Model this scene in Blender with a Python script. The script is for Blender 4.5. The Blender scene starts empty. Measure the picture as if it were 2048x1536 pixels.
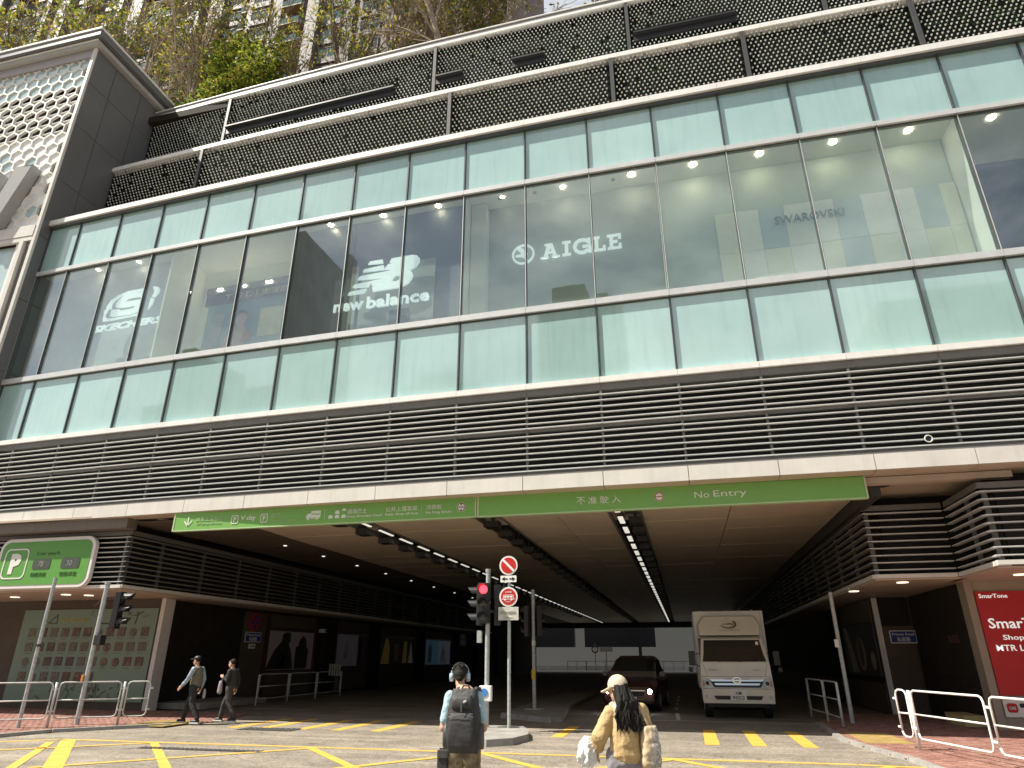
import bpy, bmesh, math, random
from mathutils import Vector, Matrix
from mathutils.geometry import tessellate_polygon

# ------------------------------------------------------------------ camera, sky, sun, exposure
S = bpy.context.scene
COL = S.collection
R = math.radians
cam = bpy.data.cameras.new('camera'); camo = bpy.data.objects.new('camera', cam); COL.objects.link(camo)
cam.sensor_width = 36.0; cam.lens = 23.31; cam.clip_start = 0.05; cam.clip_end = 3000
camo.location = (0, 0, 1.65); camo.rotation_euler = (R(90 + 22.39), 0, R(13.61))
S.camera = camo

SUN_DIR = Vector((0.70, 0.31, -1.0)).normalized()          # direction the light travels
to_sun = -SUN_DIR
W = bpy.data.worlds.new('World'); S.world = W; W.use_nodes = True
wn = W.node_tree.nodes; wl = W.node_tree.links
bg = wn['Background']
sky = wn.new('ShaderNodeTexSky'); sky.sky_type = 'NISHITA'; sky.sun_disc = False
sky.sun_elevation = math.asin(to_sun.z); sky.sun_rotation = math.atan2(to_sun.x, to_sun.y)
sky.air_density = 1.0; sky.dust_density = 1.5
tcw = wn.new('ShaderNodeTexCoord')
cn = wn.new('ShaderNodeTexNoise'); cn.inputs['Scale'].default_value = 2.6; cn.inputs['Detail'].default_value = 7; cn.inputs['Roughness'].default_value = .6
cmp = wn.new('ShaderNodeMapping'); cmp.inputs['Scale'].default_value = (1, 1, 2.4); cmp.inputs['Location'].default_value = (2.3, .9, .35)
cr = wn.new('ShaderNodeValToRGB'); cr.color_ramp.elements[0].position = .40; cr.color_ramp.elements[1].position = .62
cr.color_ramp.elements[0].color = (.14, .14, .14, 1); cr.color_ramp.elements[1].color = (.8, .8, .8, 1)
cmix = wn.new('ShaderNodeMixRGB'); cmix.inputs[2].default_value = (13.0, 13.2, 13.5, 1)
wl.new(tcw.outputs['Generated'], cmp.inputs[0]); wl.new(cmp.outputs[0], cn.inputs['Vector'])
wl.new(cn.outputs['Fac'], cr.inputs[0]); wl.new(cr.outputs[0], cmix.inputs[0]); wl.new(sky.outputs[0], cmix.inputs[1])
wl.new(cmix.outputs[0], bg.inputs['Color']); bg.inputs['Strength'].default_value = 0.05

sun = bpy.data.lights.new('sun', 'SUN'); suno = bpy.data.objects.new('sun', sun); COL.objects.link(suno)
sun.energy = 5.0; sun.angle = R(.5); sun.color = (1, .93, .82)
suno.rotation_euler = SUN_DIR.to_track_quat('-Z', 'Y').to_euler(); suno.location = (-30, -10, 60)
S.view_settings.view_transform = 'Standard'; S.view_settings.look = 'None'
S.view_settings.gamma = 1; S.view_settings.use_curve_mapping = False
S.view_settings.exposure = 0.8
S.cycles.max_bounces = 6; S.cycles.transparent_max_bounces = 12
random.seed(7)
rnd = random.uniform

# ------------------------------------------------------------------ materials
MATS = {}
def mat(name, col, rough=.6, metal=0., var=.12, scale=4., bump=0., bscale=40., spec=.5, emit=None, estr=0., ior=None, coat=0., stain=0.):
    if name in MATS: return MATS[name]
    m = bpy.data.materials.new(name); m.use_nodes = True; MATS[name] = m
    nt = m.node_tree; n = nt.nodes; l = nt.links; b = n['Principled BSDF']
    b.inputs['Roughness'].default_value = rough; b.inputs['Metallic'].default_value = metal
    b.inputs['Specular IOR Level'].default_value = spec
    if ior: b.inputs['IOR'].default_value = ior
    b.inputs['Coat Weight'].default_value = coat
    c = (*col, 1)
    b.inputs['Base Color'].default_value = c
    if var or bump:
        tc = n.new('ShaderNodeTexCoord'); ge = n.new('ShaderNodeNewGeometry')
        ns = n.new('ShaderNodeTexNoise'); ns.inputs['Scale'].default_value = scale; ns.inputs['Detail'].default_value = 6; ns.inputs['Roughness'].default_value = .65
        l.new(ge.outputs['Position'], ns.inputs['Vector'])
        mx = n.new('ShaderNodeMixRGB')
        mx.inputs[1].default_value = (*[min(1, v * (1 + var)) for v in col], 1)
        mx.inputs[2].default_value = (*[v * (1 - var * 1.6) for v in col], 1)
        rp = n.new('ShaderNodeMapRange'); rp.inputs['From Min'].default_value = .3; rp.inputs['From Max'].default_value = .7
        l.new(ns.outputs['Fac'], rp.inputs['Value']); l.new(rp.outputs[0], mx.inputs[0])
        out = mx.outputs[0]
        if stain:                                              # rain streaks: noise stretched along z
            mp = n.new('ShaderNodeMapping'); mp.inputs['Scale'].default_value = (5, 5, .35)
            n3 = n.new('ShaderNodeTexNoise'); n3.inputs['Scale'].default_value = 1.3; n3.inputs['Detail'].default_value = 4
            l.new(ge.outputs['Position'], mp.inputs[0]); l.new(mp.outputs[0], n3.inputs['Vector'])
            r3 = n.new('ShaderNodeMapRange'); r3.inputs['From Min'].default_value = .5; r3.inputs['From Max'].default_value = .75
            r3.inputs['To Max'].default_value = stain
            l.new(n3.outputs['Fac'], r3.inputs['Value'])
            m3 = n.new('ShaderNodeMixRGB'); m3.inputs[2].default_value = (*[v * .45 for v in col], 1)
            l.new(r3.outputs[0], m3.inputs[0]); l.new(out, m3.inputs[1]); out = m3.outputs[0]
        l.new(out, b.inputs['Base Color'])
        if bump:
            n2 = n.new('ShaderNodeTexNoise'); n2.inputs['Scale'].default_value = bscale; n2.inputs['Detail'].default_value = 4
            l.new(ge.outputs['Position'], n2.inputs['Vector'])
            bp = n.new('ShaderNodeBump'); bp.inputs['Strength'].default_value = bump; bp.inputs['Distance'].default_value = .02
            l.new(n2.outputs['Fac'], bp.inputs['Height']); l.new(bp.outputs[0], b.inputs['Normal'])
    if emit:
        b.inputs['Emission Color'].default_value = (*emit, 1); b.inputs['Emission Strength'].default_value = estr
    return m

def pane_tilt(n, l, src, dst, amt):
    oi = n.new('ShaderNodeObjectInfo'); wn_ = n.new('ShaderNodeTexWhiteNoise'); wn_.noise_dimensions = '1D'; l.new(oi.outputs['Random'], wn_.inputs['W'])
    sb = n.new('ShaderNodeVectorMath'); sb.operation = 'SUBTRACT'; sb.inputs[1].default_value = (.5, .5, .5); l.new(wn_.outputs['Color'], sb.inputs[0])
    sc = n.new('ShaderNodeVectorMath'); sc.operation = 'SCALE'; sc.inputs['Scale'].default_value = amt * 2; l.new(sb.outputs[0], sc.inputs[0])
    ad = n.new('ShaderNodeVectorMath'); ad.operation = 'ADD'; l.new(src, ad.inputs[0]); l.new(sc.outputs[0], ad.inputs[1])
    nm = n.new('ShaderNodeVectorMath'); nm.operation = 'NORMALIZE'; l.new(ad.outputs[0], nm.inputs[0]); l.new(nm.outputs[0], dst)
def glass_mat(name, tint, refl=.08, ior=1.7, rough=.0):
    m = bpy.data.materials.new(name); m.use_nodes = True; nt = m.node_tree; n = nt.nodes; l = nt.links
    n.remove(n['Principled BSDF']); out = n['Material Output']
    tr = n.new('ShaderNodeBsdfTransparent'); tr.inputs[0].default_value = (*tint, 1)
    gl = n.new('ShaderNodeBsdfGlossy'); gl.inputs['Roughness'].default_value = rough; gl.inputs[0].default_value = (.92, .97, .97, 1)
    fr = n.new('ShaderNodeFresnel'); fr.inputs[0].default_value = ior
    ad = n.new('ShaderNodeMath'); ad.operation = 'ADD'; ad.inputs[1].default_value = refl; ad.use_clamp = True
    ge = n.new('ShaderNodeNewGeometry'); ns = n.new('ShaderNodeTexNoise'); ns.inputs['Scale'].default_value = .35; ns.inputs['Detail'].default_value = 2
    bp = n.new('ShaderNodeBump'); bp.inputs['Strength'].default_value = .06; bp.inputs['Distance'].default_value = .05
    l.new(ge.outputs['Position'], ns.inputs['Vector']); l.new(ns.outputs['Fac'], bp.inputs['Height']); pane_tilt(n, l, bp.outputs[0], gl.inputs['Normal'], .012)
    mi = n.new('ShaderNodeMath'); mi.operation = 'MULTIPLY_ADD'; mi.inputs[1].default_value = 1 / ior - ior; mi.inputs[2].default_value = ior
    l.new(ge.outputs['Backfacing'], mi.inputs[0]); l.new(mi.outputs[0], fr.inputs[0])      # same reflectance on both faces of a thin pane
    mx = n.new('ShaderNodeMixShader')
    l.new(fr.outputs[0], ad.inputs[0]); l.new(ad.outputs[0], mx.inputs[0]); l.new(tr.outputs[0], mx.inputs[1]); l.new(gl.outputs[0], mx.inputs[2])
    l.new(mx.outputs[0], out.inputs['Surface']); MATS[name] = m
    return m

def asphalt_mat():
    m = mat('asphalt', (.26, .226, .178), .85, var=.18, scale=.9, bump=.5, bscale=90)
    nt = m.node_tree; n = nt.nodes; l = nt.links; b = n['Principled BSDF']
    src = b.inputs['Base Color'].links[0].from_socket
    ge = n.new('ShaderNodeNewGeometry')
    sp = n.new('ShaderNodeTexVoronoi'); sp.inputs['Scale'].default_value = 38
    l.new(ge.outputs['Position'], sp.inputs['Vector'])
    rp = n.new('ShaderNodeMapRange'); rp.inputs['From Min'].default_value = 0; rp.inputs['From Max'].default_value = 1; rp.inputs['To Min'].default_value = .55; rp.inputs['To Max'].default_value = 1.5
    l.new(sp.outputs['Color'], rp.inputs['Value'])
    mu = n.new('ShaderNodeMixRGB'); mu.blend_type = 'MULTIPLY'; mu.inputs[0].default_value = 1
    l.new(src, mu.inputs[1]); l.new(rp.outputs[0], mu.inputs[2])
    n2 = n.new('ShaderNodeTexNoise'); n2.inputs['Scale'].default_value = .8; n2.inputs['Detail'].default_value = 8; n2.inputs['Distortion'].default_value = 1.2
    l.new(ge.outputs['Position'], n2.inputs['Vector'])
    r2 = n.new('ShaderNodeMapRange'); r2.inputs['From Min'].default_value = .485; r2.inputs['From Max'].default_value = .5; r2.inputs['To Min'].default_value = 1; r2.inputs['To Max'].default_value = 1
    cr = n.new('ShaderNodeValToRGB')
    e = cr.color_ramp.elements; e[0].position = .487; e[0].color = (1, 1, 1, 1); e[1].position = .513; e[1].color = (1, 1, 1, 1)
    x = e.new(.5); x.color = (.45, .45, .45, 1)
    l.new(n2.outputs['Fac'], cr.inputs[0])
    m2 = n.new('ShaderNodeMixRGB'); m2.blend_type = 'MULTIPLY'; m2.inputs[0].default_value = .6
    l.new(mu.outputs[0], m2.inputs[1]); l.new(cr.outputs[0], m2.inputs[2])
    # oil stains, patches and faint tyre tracks worn along the lanes
    mp = n.new('ShaderNodeMapping'); mp.inputs['Scale'].default_value = (.18, 1.6, 1); mp.inputs['Rotation'].default_value = (0, 0, .06)
    n4 = n.new('ShaderNodeTexNoise'); n4.inputs['Scale'].default_value = 1.1; n4.inputs['Detail'].default_value = 5
    l.new(ge.outputs['Position'], mp.inputs[0]); l.new(mp.outputs[0], n4.inputs['Vector'])
    r4 = n.new('ShaderNodeMapRange'); r4.inputs['From Min'].default_value = .40; r4.inputs['From Max'].default_value = .62; r4.inputs['To Min'].default_value = .80; r4.inputs['To Max'].default_value = 1.1
    l.new(n4.outputs['Fac'], r4.inputs['Value'])
    n5 = n.new('ShaderNodeTexNoise'); n5.inputs['Scale'].default_value = 2.3; n5.inputs['Detail'].default_value = 3; n5.inputs['Distortion'].default_value = .4
    l.new(ge.outputs['Position'], n5.inputs['Vector'])
    r5 = n.new('ShaderNodeMapRange'); r5.inputs['From Min'].default_value = .64; r5.inputs['From Max'].default_value = .72; r5.inputs['To Min'].default_value = 1; r5.inputs['To Max'].default_value = .55
    l.new(n5.outputs['Fac'], r5.inputs['Value'])
    m6 = n.new('ShaderNodeMath'); m6.operation = 'MULTIPLY'; l.new(r4.outputs[0], m6.inputs[0]); l.new(r5.outputs[0], m6.inputs[1])
    m7 = n.new('ShaderNodeMixRGB'); m7.blend_type = 'MULTIPLY'; m7.inputs[0].default_value = 1
    l.new(m2.outputs[0], m7.inputs[1]); l.new(m6.outputs[0], m7.inputs[2]); l.new(m7.outputs[0], b.inputs['Base Color'])
    return m

def worn_paint(name, col, hole=(.2, .19, .17)):
    m = mat(name, col, .7, var=.1, scale=3, bump=.2, bscale=80)
    nt = m.node_tree; n = nt.nodes; l = nt.links; b = n['Principled BSDF']
    src = b.inputs['Base Color'].links[0].from_socket
    ge = n.new('ShaderNodeNewGeometry'); ns = n.new('ShaderNodeTexNoise'); ns.inputs['Scale'].default_value = 14; ns.inputs['Detail'].default_value = 8; ns.inputs['Roughness'].default_value = .75
    l.new(ge.outputs['Position'], ns.inputs['Vector'])
    rp = n.new('ShaderNodeMapRange'); rp.inputs['From Min'].default_value = .53; rp.inputs['From Max'].default_value = .70; rp.inputs['To Max'].default_value = .85
    l.new(ns.outputs['Fac'], rp.inputs['Value'])
    mx = n.new('ShaderNodeMixRGB'); mx.inputs[2].default_value = (*hole, 1)
    l.new(rp.outputs[0], mx.inputs[0]); l.new(src, mx.inputs[1]); l.new(mx.outputs[0], b.inputs['Base Color'])
    return m

def photo_mat(name, cols, scale, seed=0., rough=.4, stretch=(1, 1, 1)):
    """flat print: blotches of a few colours"""
    m = bpy.data.materials.new(name); m.use_nodes = True; n = m.node_tree.nodes; l = m.node_tree.links; b = n['Principled BSDF']
    b.inputs['Roughness'].default_value = rough
    ge = n.new('ShaderNodeNewGeometry'); mp = n.new('ShaderNodeMapping'); mp.inputs['Location'].default_value = (seed, seed * 1.7, seed * .3); mp.inputs['Scale'].default_value = stretch
    ns = n.new('ShaderNodeTexNoise'); ns.inputs['Scale'].default_value = scale; ns.inputs['Detail'].default_value = 3
    l.new(ge.outputs['Position'], mp.inputs[0]); l.new(mp.outputs[0], ns.inputs['Vector'])
    cr = n.new('ShaderNodeValToRGB'); e = cr.color_ramp.elements
    k = len(cols)
    e[0].position = .3; e[0].color = (*cols[0], 1); e[1].position = .7; e[1].color = (*cols[-1], 1)
    for i in range(1, k - 1):
        x = e.new(.3 + .4 * i / (k - 1)); x.color = (*cols[i], 1)
    l.new(ns.outputs['Fac'], cr.inputs[0]); l.new(cr.outputs[0], b.inputs['Base Color']); MATS[name] = m
    return m

M_asphalt = asphalt_mat()
M_yellow = worn_paint('yellow_road_paint', (.66, .40, .06))
M_whiteline = worn_paint('white_road_paint', (.6, .6, .57))
M_kerb = mat('kerb_concrete', (.30, .285, .26), .85, var=.2, scale=3, bump=.3)
M_brick = mat('red_paver', (.30, .15, .115), .85, var=.3, scale=9, bump=.2)
M_brickj = mat('paver_joint', (.14, .10, .08), .9, var=.2)
M_tactile = mat('tactile_yellow', (.34, .24, .075), .8, var=.2, scale=6)
M_fascia = mat('fascia_panel', (.66, .645, .60), .45, var=.06, scale=1.2, stain=.16)
M_ledge = mat('ledge_aluminium', (.80, .80, .77), .4, var=.06, scale=2, stain=.12)
M_trans = mat('transom_aluminium', (.62, .64, .64), .35, metal=.2, var=.06)
M_mull = mat('mullion_dark', (.075, .085, .085), .35, metal=.3, var=.1)
M_slat = mat('louvre_slat', (.60, .615, .60), .45, metal=.1, var=.08, scale=3)
M_gpost = mat('green_wall_post_grey', (.06, .06, .06), .5, var=.1)
M_bslat = mat('block_slat_shaded', (.26, .245, .22), .45, metal=.1, var=.08, scale=3)  # louvre slat colour darkened for the shaded faces along the tunnel
M_lpost = mat('louvre_post', (.14, .138, .13), .5, var=.1)
M_void = mat('void_black', (.012, .012, .013), .8, var=.0)
M_rail_grey = mat('grey_band', (.17, .168, .16), .5, var=.08)
M_soffit = mat('soffit_panel', (.48, .40, .32), .55, var=.06, scale=1)
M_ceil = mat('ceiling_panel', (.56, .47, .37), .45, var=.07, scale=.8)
M_dark = mat('dark_metal', (.03, .03, .032), .5, var=.1)
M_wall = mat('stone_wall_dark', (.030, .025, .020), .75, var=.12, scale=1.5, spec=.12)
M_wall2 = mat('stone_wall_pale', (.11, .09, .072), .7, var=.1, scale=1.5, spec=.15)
M_maroon = mat('maroon_frame', (.06, .02, .018), .4, var=.1)
M_clad = mat('tower_side_cladding', (.155, .157, .16), .4, metal=.2, var=.06, scale=.6)
M_cladj = mat('cladding_joint', (.03, .03, .03), .7, var=0)
M_hexw = mat('hexagon_tile_white', (.86, .88, .86), .25, var=.1, scale=1.5)
M_hexg = mat('hexagon_tile_glass', (.42, .56, .58), .06, var=.12, scale=1.2, ior=1.9)
M_hexf = mat('hexagon_frame', (.84, .83, .79), .4, var=.05)
M_spand = mat('spandrel_glass', (.385, .58, .565), .04, var=.05, scale=.6, ior=2.15, bump=.010, bscale=.5, stain=.16)
_n = M_spand.node_tree.nodes; _l = M_spand.node_tree.links; _b = _n['Principled BSDF']
pane_tilt(_n, _l, _b.inputs['Normal'].links[0].from_socket, _b.inputs['Normal'], .012)
_o = _n.new('ShaderNodeObjectInfo'); _h = _n.new('ShaderNodeHueSaturation'); _m = _n.new('ShaderNodeMapRange'); _m.inputs['To Min'].default_value = .90; _m.inputs['To Max'].default_value = 1.07
_l.new(_o.outputs['Random'], _m.inputs['Value']); _l.new(_m.outputs[0], _h.inputs['Value']); _l.new(_b.inputs['Base Color'].links[0].from_socket, _h.inputs['Color']); _l.new(_h.outputs[0], _b.inputs['Base Color'])
M_glass = glass_mat('vision_glass', (.92, .97, .95), .11, 1.65)
M_winglass = mat('window_glass', (.06, .10, .10), .05, var=.15, scale=.3, ior=2.0)
M_white = mat('white_paint', (.78, .78, .75), .45, var=.04, scale=6)
M_wsteel = mat('white_rail_paint', (.80, .80, .76), .4, var=.06, scale=9)
M_galv = mat('galvanised_steel', (.46, .49, .49), .45, metal=.35, var=.18, scale=12)
M_green = mat('sign_green', (.17, .42, .085), .4, var=.05)
M_pgreen = mat('parking_sign_green', (.115, .335, .065), .4, var=.04)
M_red = mat('sign_red', (.52, .02, .02), .4, var=.05)
M_posterred = mat('poster_red', (.50, .012, .015), .35, var=.03)
M_blue = mat('sign_blue', (.02, .045, .28), .4, var=.05)
M_black = mat('black_plastic', (.018, .018, .02), .45, var=.1)
M_foliage = mat('dark_foliage', (.022, .055, .016), .6, var=.5, scale=3)
M_leafg = mat('leaf_green', (.14, .19, .035), .6, var=.4, scale=1.2)
M_leafy = mat('leaf_yellow_green', (.42, .35, .07), .6, var=.4, scale=1.2)
M_twig = mat('twig_bark', (.33, .26, .19), .85, var=.3, scale=4)
M_twigd = mat('twig_bark_dark', (.19, .14, .10), .85, var=.3, scale=4)
M_cup = mat('planter_cup', (.70, .72, .70), .4, var=.15, scale=5)
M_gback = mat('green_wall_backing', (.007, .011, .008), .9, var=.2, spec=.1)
M_chrome = mat('chrome', (.6, .6, .6), .12, metal=1., var=0)

def translucent(m, col, fac):
    nt = m.node_tree; n = nt.nodes; l = nt.links; b = n['Principled BSDF']; b.inputs['Specular IOR Level'].default_value = .2
    t = n.new('ShaderNodeBsdfTranslucent'); t.inputs[0].default_value = (*col, 1); x = n.new('ShaderNodeMixShader'); x.inputs[0].default_value = fac
    l.new(b.outputs[0], x.inputs[1]); l.new(t.outputs[0], x.inputs[2]); l.new(x.outputs[0], n['Material Output'].inputs['Surface'])
translucent(M_leafg, (.20, .28, .03), .4); translucent(M_leafy, (.50, .42, .06), .4); translucent(M_foliage, (.05, .12, .02), .25)
# ------------------------------------------------------------------ mesh helpers
def inv_loc(o): return Matrix.Translation(o.location).inverted()
class MB:
    def __init__(s): s.v = []; s.f = []; s.mi = []; s.cur = 0
    def add(s, vs, fs):
        k = len(s.v); s.v += [tuple(p) for p in vs]; s.f += [tuple(i + k for i in f) for f in fs]; s.mi += [s.cur] * len(fs); return s
    def hexa(s, p):   # p: 4 bottom (ccw from above), 4 top
        return s.add(p, [(3, 2, 1, 0), (4, 5, 6, 7), (0, 1, 5, 4), (1, 2, 6, 5), (2, 3, 7, 6), (3, 0, 4, 7)])
    def box(s, x0, x1, y0, y1, z0, z1):
        return s.hexa([(x0, y0, z0), (x1, y0, z0), (x1, y1, z0), (x0, y1, z0), (x0, y0, z1), (x1, y0, z1), (x1, y1, z1), (x0, y1, z1)])
    def obox(s, c, u, v, w, a, b, d):   # oriented box: half sizes a,b,d along u,v,w
        c = Vector(c); u = Vector(u).normalized() * a; v = Vector(v).normalized() * b; w = Vector(w).normalized() * d
        return s.hexa([c - u - v - w, c + u - v - w, c + u + v - w, c - u + v - w, c - u - v + w, c + u - v + w, c + u + v + w, c - u + v + w])
    def cbox(s, x0, x1, z0, z1, o0, o1):
        return s.hexa([(x0, fy(x0) + o0, z0), (x1, fy(x1) + o0, z0), (x1, fy(x1) + o1, z0), (x0, fy(x0) + o1, z0),
                       (x0, fy(x0) + o0, z1), (x1, fy(x1) + o0, z1), (x1, fy(x1) + o1, z1), (x0, fy(x0) + o1, z1)])
    def tube(s, pts, rad, n=8, caps=True, sy=1.):
        pts = [Vector(p) for p in pts]; m = len(pts)
        rs = rad if isinstance(rad, (list, tuple)) else [rad] * m
        k = len(s.v); ref = None
        for i, p in enumerate(pts):
            t = (pts[min(i + 1, m - 1)] - pts[max(i - 1, 0)])
            t = t.normalized() if t.length > 1e-9 else Vector((0, 0, 1))
            if ref is None:
                ref = Vector((1, 0, 0)) if abs(t.x) < .8 else Vector((0, 1, 0))
            a = (ref - t * ref.dot(t)).normalized(); b = t.cross(a); ref = a
            for j in range(n):
                th = 2 * math.pi * j / n
                s.v.append(tuple(p + (a * math.cos(th) + b * math.sin(th) * sy) * rs[i]))
        fs = []
        for i in range(m - 1):
            for j in range(n):
                fs.append((k + i * n + j, k + i * n + (j + 1) % n, k + (i + 1) * n + (j + 1) % n, k + (i + 1) * n + j))
        if caps:
            fs.append(tuple(k + j for j in reversed(range(n)))); fs.append(tuple(k + (m - 1) * n + j for j in range(n)))
        s.f += fs; s.mi += [s.cur] * len(fs); return s
    def rings(s, rings, caps=True):     # list of equal-length vertex loops
        k = len(s.v); n = len(rings[0]); fs = []
        for r in rings: s.v += [tuple(p) for p in r]
        for i in range(len(rings) - 1):
            for j in range(n):
                fs.append((k + i * n + j, k + i * n + (j + 1) % n, k + (i + 1) * n + (j + 1) % n, k + (i + 1) * n + j))
        if caps:
            fs.append(tuple(k + j for j in reversed(range(n)))); fs.append(tuple(k + (len(rings) - 1) * n + j for j in range(n)))
        s.f += fs; s.mi += [s.cur] * len(fs); return s
    def ell(s, prof, n=16, cx=0, cy=0):  # stacked ellipses (z, rx, ry, dx, dy)
        return s.rings([[(cx + p[3] + p[1] * math.cos(2 * math.pi * j / n), cy + p[4] + p[2] * math.sin(2 * math.pi * j / n), p[0]) for j in range(n)] for p in prof])
    def ball(s, c, rx, ry=None, rz=None, n=12, m=8):
        ry = ry or rx; rz = rz or rx; rg = []
        for i in range(m + 1):
            ph = math.pi * (i + .02 if i == 0 else i - .02 if i == m else i) / m - math.pi / 2
            rg.append([(c[0] + rx * math.cos(ph) * math.cos(2 * math.pi * j / n), c[1] + ry * math.cos(ph) * math.sin(2 * math.pi * j / n), c[2] + rz * math.sin(ph)) for j in range(n)])
        return s.rings(rg)
    def prism(s, loops, fn, d0, d1):    # 2-D loops (first outer, others holes) extruded; fn(u, v, d) -> point
        ls = [[Vector((p[0], p[1], 0)) for p in lp] for lp in loops]
        flat = [p for lp in ls for p in lp]; N = len(flat); tri = tessellate_polygon(ls); k = len(s.v)
        s.v += [tuple(fn(p.x, p.y, d0)) for p in flat] + [tuple(fn(p.x, p.y, d1)) for p in flat]
        fs = []
        for t in tri:
            a, b, c = t
            ar = (flat[b] - flat[a]).cross(flat[c] - flat[a]).z
            if ar < 0: b, c = c, b
            fs.append((k + a, k + b, k + c)); fs.append((k + N + a, k + N + c, k + N + b))
        o = 0
        for lp in ls:
            n = len(lp)
            for i in range(n): fs.append((k + o + i, k + N + o + i, k + N + o + (i + 1) % n, k + o + (i + 1) % n))
            o += n
        s.f += fs; s.mi += [s.cur] * len(fs); return s
    def mesh(s, name, m, smooth=False, org=(0, 0, 0)):
        me = bpy.data.meshes.new(name)
        ox, oy, oz = org
        me.from_pydata([(x - ox, y - oy, z - oz) for x, y, z in s.v], [], s.f)
        for q in (m if isinstance(m, (list, tuple)) else [m]): me.materials.append(q)
        if any(s.mi): me.polygons.foreach_set('material_index', s.mi)
        if smooth: me.polygons.foreach_set('use_smooth', [True] * len(me.polygons))
        me.update(); return me
    def build(s, name, m, parent=None, smooth=False, fixn=False, label=None, kind=None, bevel=0):
        if parent is None:
            xs = [p[0] for p in s.v]; ys = [p[1] for p in s.v]
            org = ((min(xs) + max(xs)) / 2, (min(ys) + max(ys)) / 2, min(p[2] for p in s.v))
        else: org = tuple(parent_root(parent).location)
        me = s.mesh(name, m, smooth, org)
        if fixn or bevel:
            bm = bmesh.new(); bm.from_mesh(me)
            if bevel:
                bmesh.ops.bevel(bm, geom=[e for e in bm.edges if len(e.link_faces) == 2 and e.calc_face_angle(0) > .6], offset=bevel, segments=2, affect='EDGES', profile=.6)
            bmesh.ops.recalc_face_normals(bm, faces=bm.faces); bm.to_mesh(me); bm.free()
        o = bpy.data.objects.new(name, me); COL.objects.link(o)
        if parent is None: o.location = org
        else: o.parent = parent
        if label: o['label'] = label
        if kind: o['kind'] = kind
        return o
def parent_root(p):
    while p.parent: p = p.parent
    return p
def part_mesh(name, me, parent, label=None):     # me in world coordinates -> child of a root
    r = parent_root(parent)
    o = bpy.data.objects.new(name, me); COL.objects.link(o); o.parent = parent
    if label: o['label'] = label
    return o
def thing(name, label, cat, loc, group=None):
    o = bpy.data.objects.new(name, None); o.empty_display_size = .2; COL.objects.link(o); o.location = loc
    return tag(o, label, cat, group)
def tag(o, label, cat, group=None):
    o['label'] = label; o['category'] = cat
    if group: o['group'] = group
    return o
def structure(o): o['kind'] = 'structure'; return o
def dup(root, loc, label=None, group=None, rotz=0, scale=1):
    r = root.copy(); COL.objects.link(r); r.location = loc; r.rotation_euler = (0, 0, rotz); r.scale = (scale,) * 3
    if label: r['label'] = label
    if group: r['group'] = group
    for ch in list(root.children):
        c = ch.copy(); COL.objects.link(c); c.parent = r
        for g in list(ch.children):
            d = g.copy(); COL.objects.link(d); d.parent = c
    return r

def text_verts(body, bold=0., shear=0., extrude=1.):
    c = bpy.data.curves.new('lettering', 'FONT'); c.body = body; c.resolution_u = 2; c.offset = bold; c.shear = shear; c.extrude = .5
    o = bpy.data.objects.new('lettering', c); me = bpy.data.meshes.new_from_object(o)
    vs = [tuple(v.co) for v in me.vertices]; fs = [tuple(p.vertices) for p in me.polygons]
    bpy.data.objects.remove(o); bpy.data.curves.remove(c); bpy.data.meshes.remove(me)
    return vs, fs
def text(mb, body, fn, u0, u1, v0, v1, d0, d1, bold=0., shear=0.):
    """lettering whose ink fills u0..u1 x v0..v1; d0 is the front, d1 the back"""
    vs, fs = text_verts(body, bold, shear)
    if not vs: return mb
    xa = min(v[0] for v in vs); xb = max(v[0] for v in vs); ya = min(v[1] for v in vs); yb = max(v[1] for v in vs)
    sx = (u1 - u0) / (xb - xa); sy = (v1 - v0) / (yb - ya)
    return mb.add([fn(u0 + (x - xa) * sx, v0 + (y - ya) * sy, (d0 + d1) / 2 - z * (d1 - d0)) for x, y, z in vs], fs)

# ------------------------------------------------------------------ facade curve
FA, FB = -.0130239, .00105364
def fy(x): return 17.0 + FA * x + FB * x * x
def onfac(off): return lambda u, v, d: (u, fy(u) + off + d, v)
def onY(Y): return lambda u, v, d: (u, Y + d, v)
def onXl(X): return lambda u, v, d: (X - d, u, v)     # wall facing +X ; u = Y
def onXr(X): return lambda u, v, d: (X + d, u, v)     # wall facing -X
MX = [-24.0] + [-22.40, -20.32, -18.25, -16.17, -14.09, -12.01, -9.93, -7.85, -5.77, -3.69, -1.61, .47, 2.55, 4.63, 6.71, 8.79, 10.87, 12.95, 15.03, 17.11]
NB_ = len(MX) - 1
def circ(cx, cz, r, n=24, a0=0, a1=2 * math.pi):
    return [(cx + r * math.cos(a0 + (a1 - a0) * i / n), cz + r * math.sin(a0 + (a1 - a0) * i / n)) for i in range(n if abs(a1 - a0 - 2 * math.pi) < 1e-6 else n + 1)]
def rrect(x0, x1, z0, z1, r, n=5):
    o = []
    for cx, cz, a in ((x1 - r, z0 + r, -90), (x1 - r, z1 - r, 0), (x0 + r, z1 - r, 90), (x0 + r, z0 + r, 180)):
        o += [(cx + r * math.cos(R(a + 90 * i / n)), cz + r * math.sin(R(a + 90 * i / n))) for i in range(n + 1)]
    return o

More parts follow.
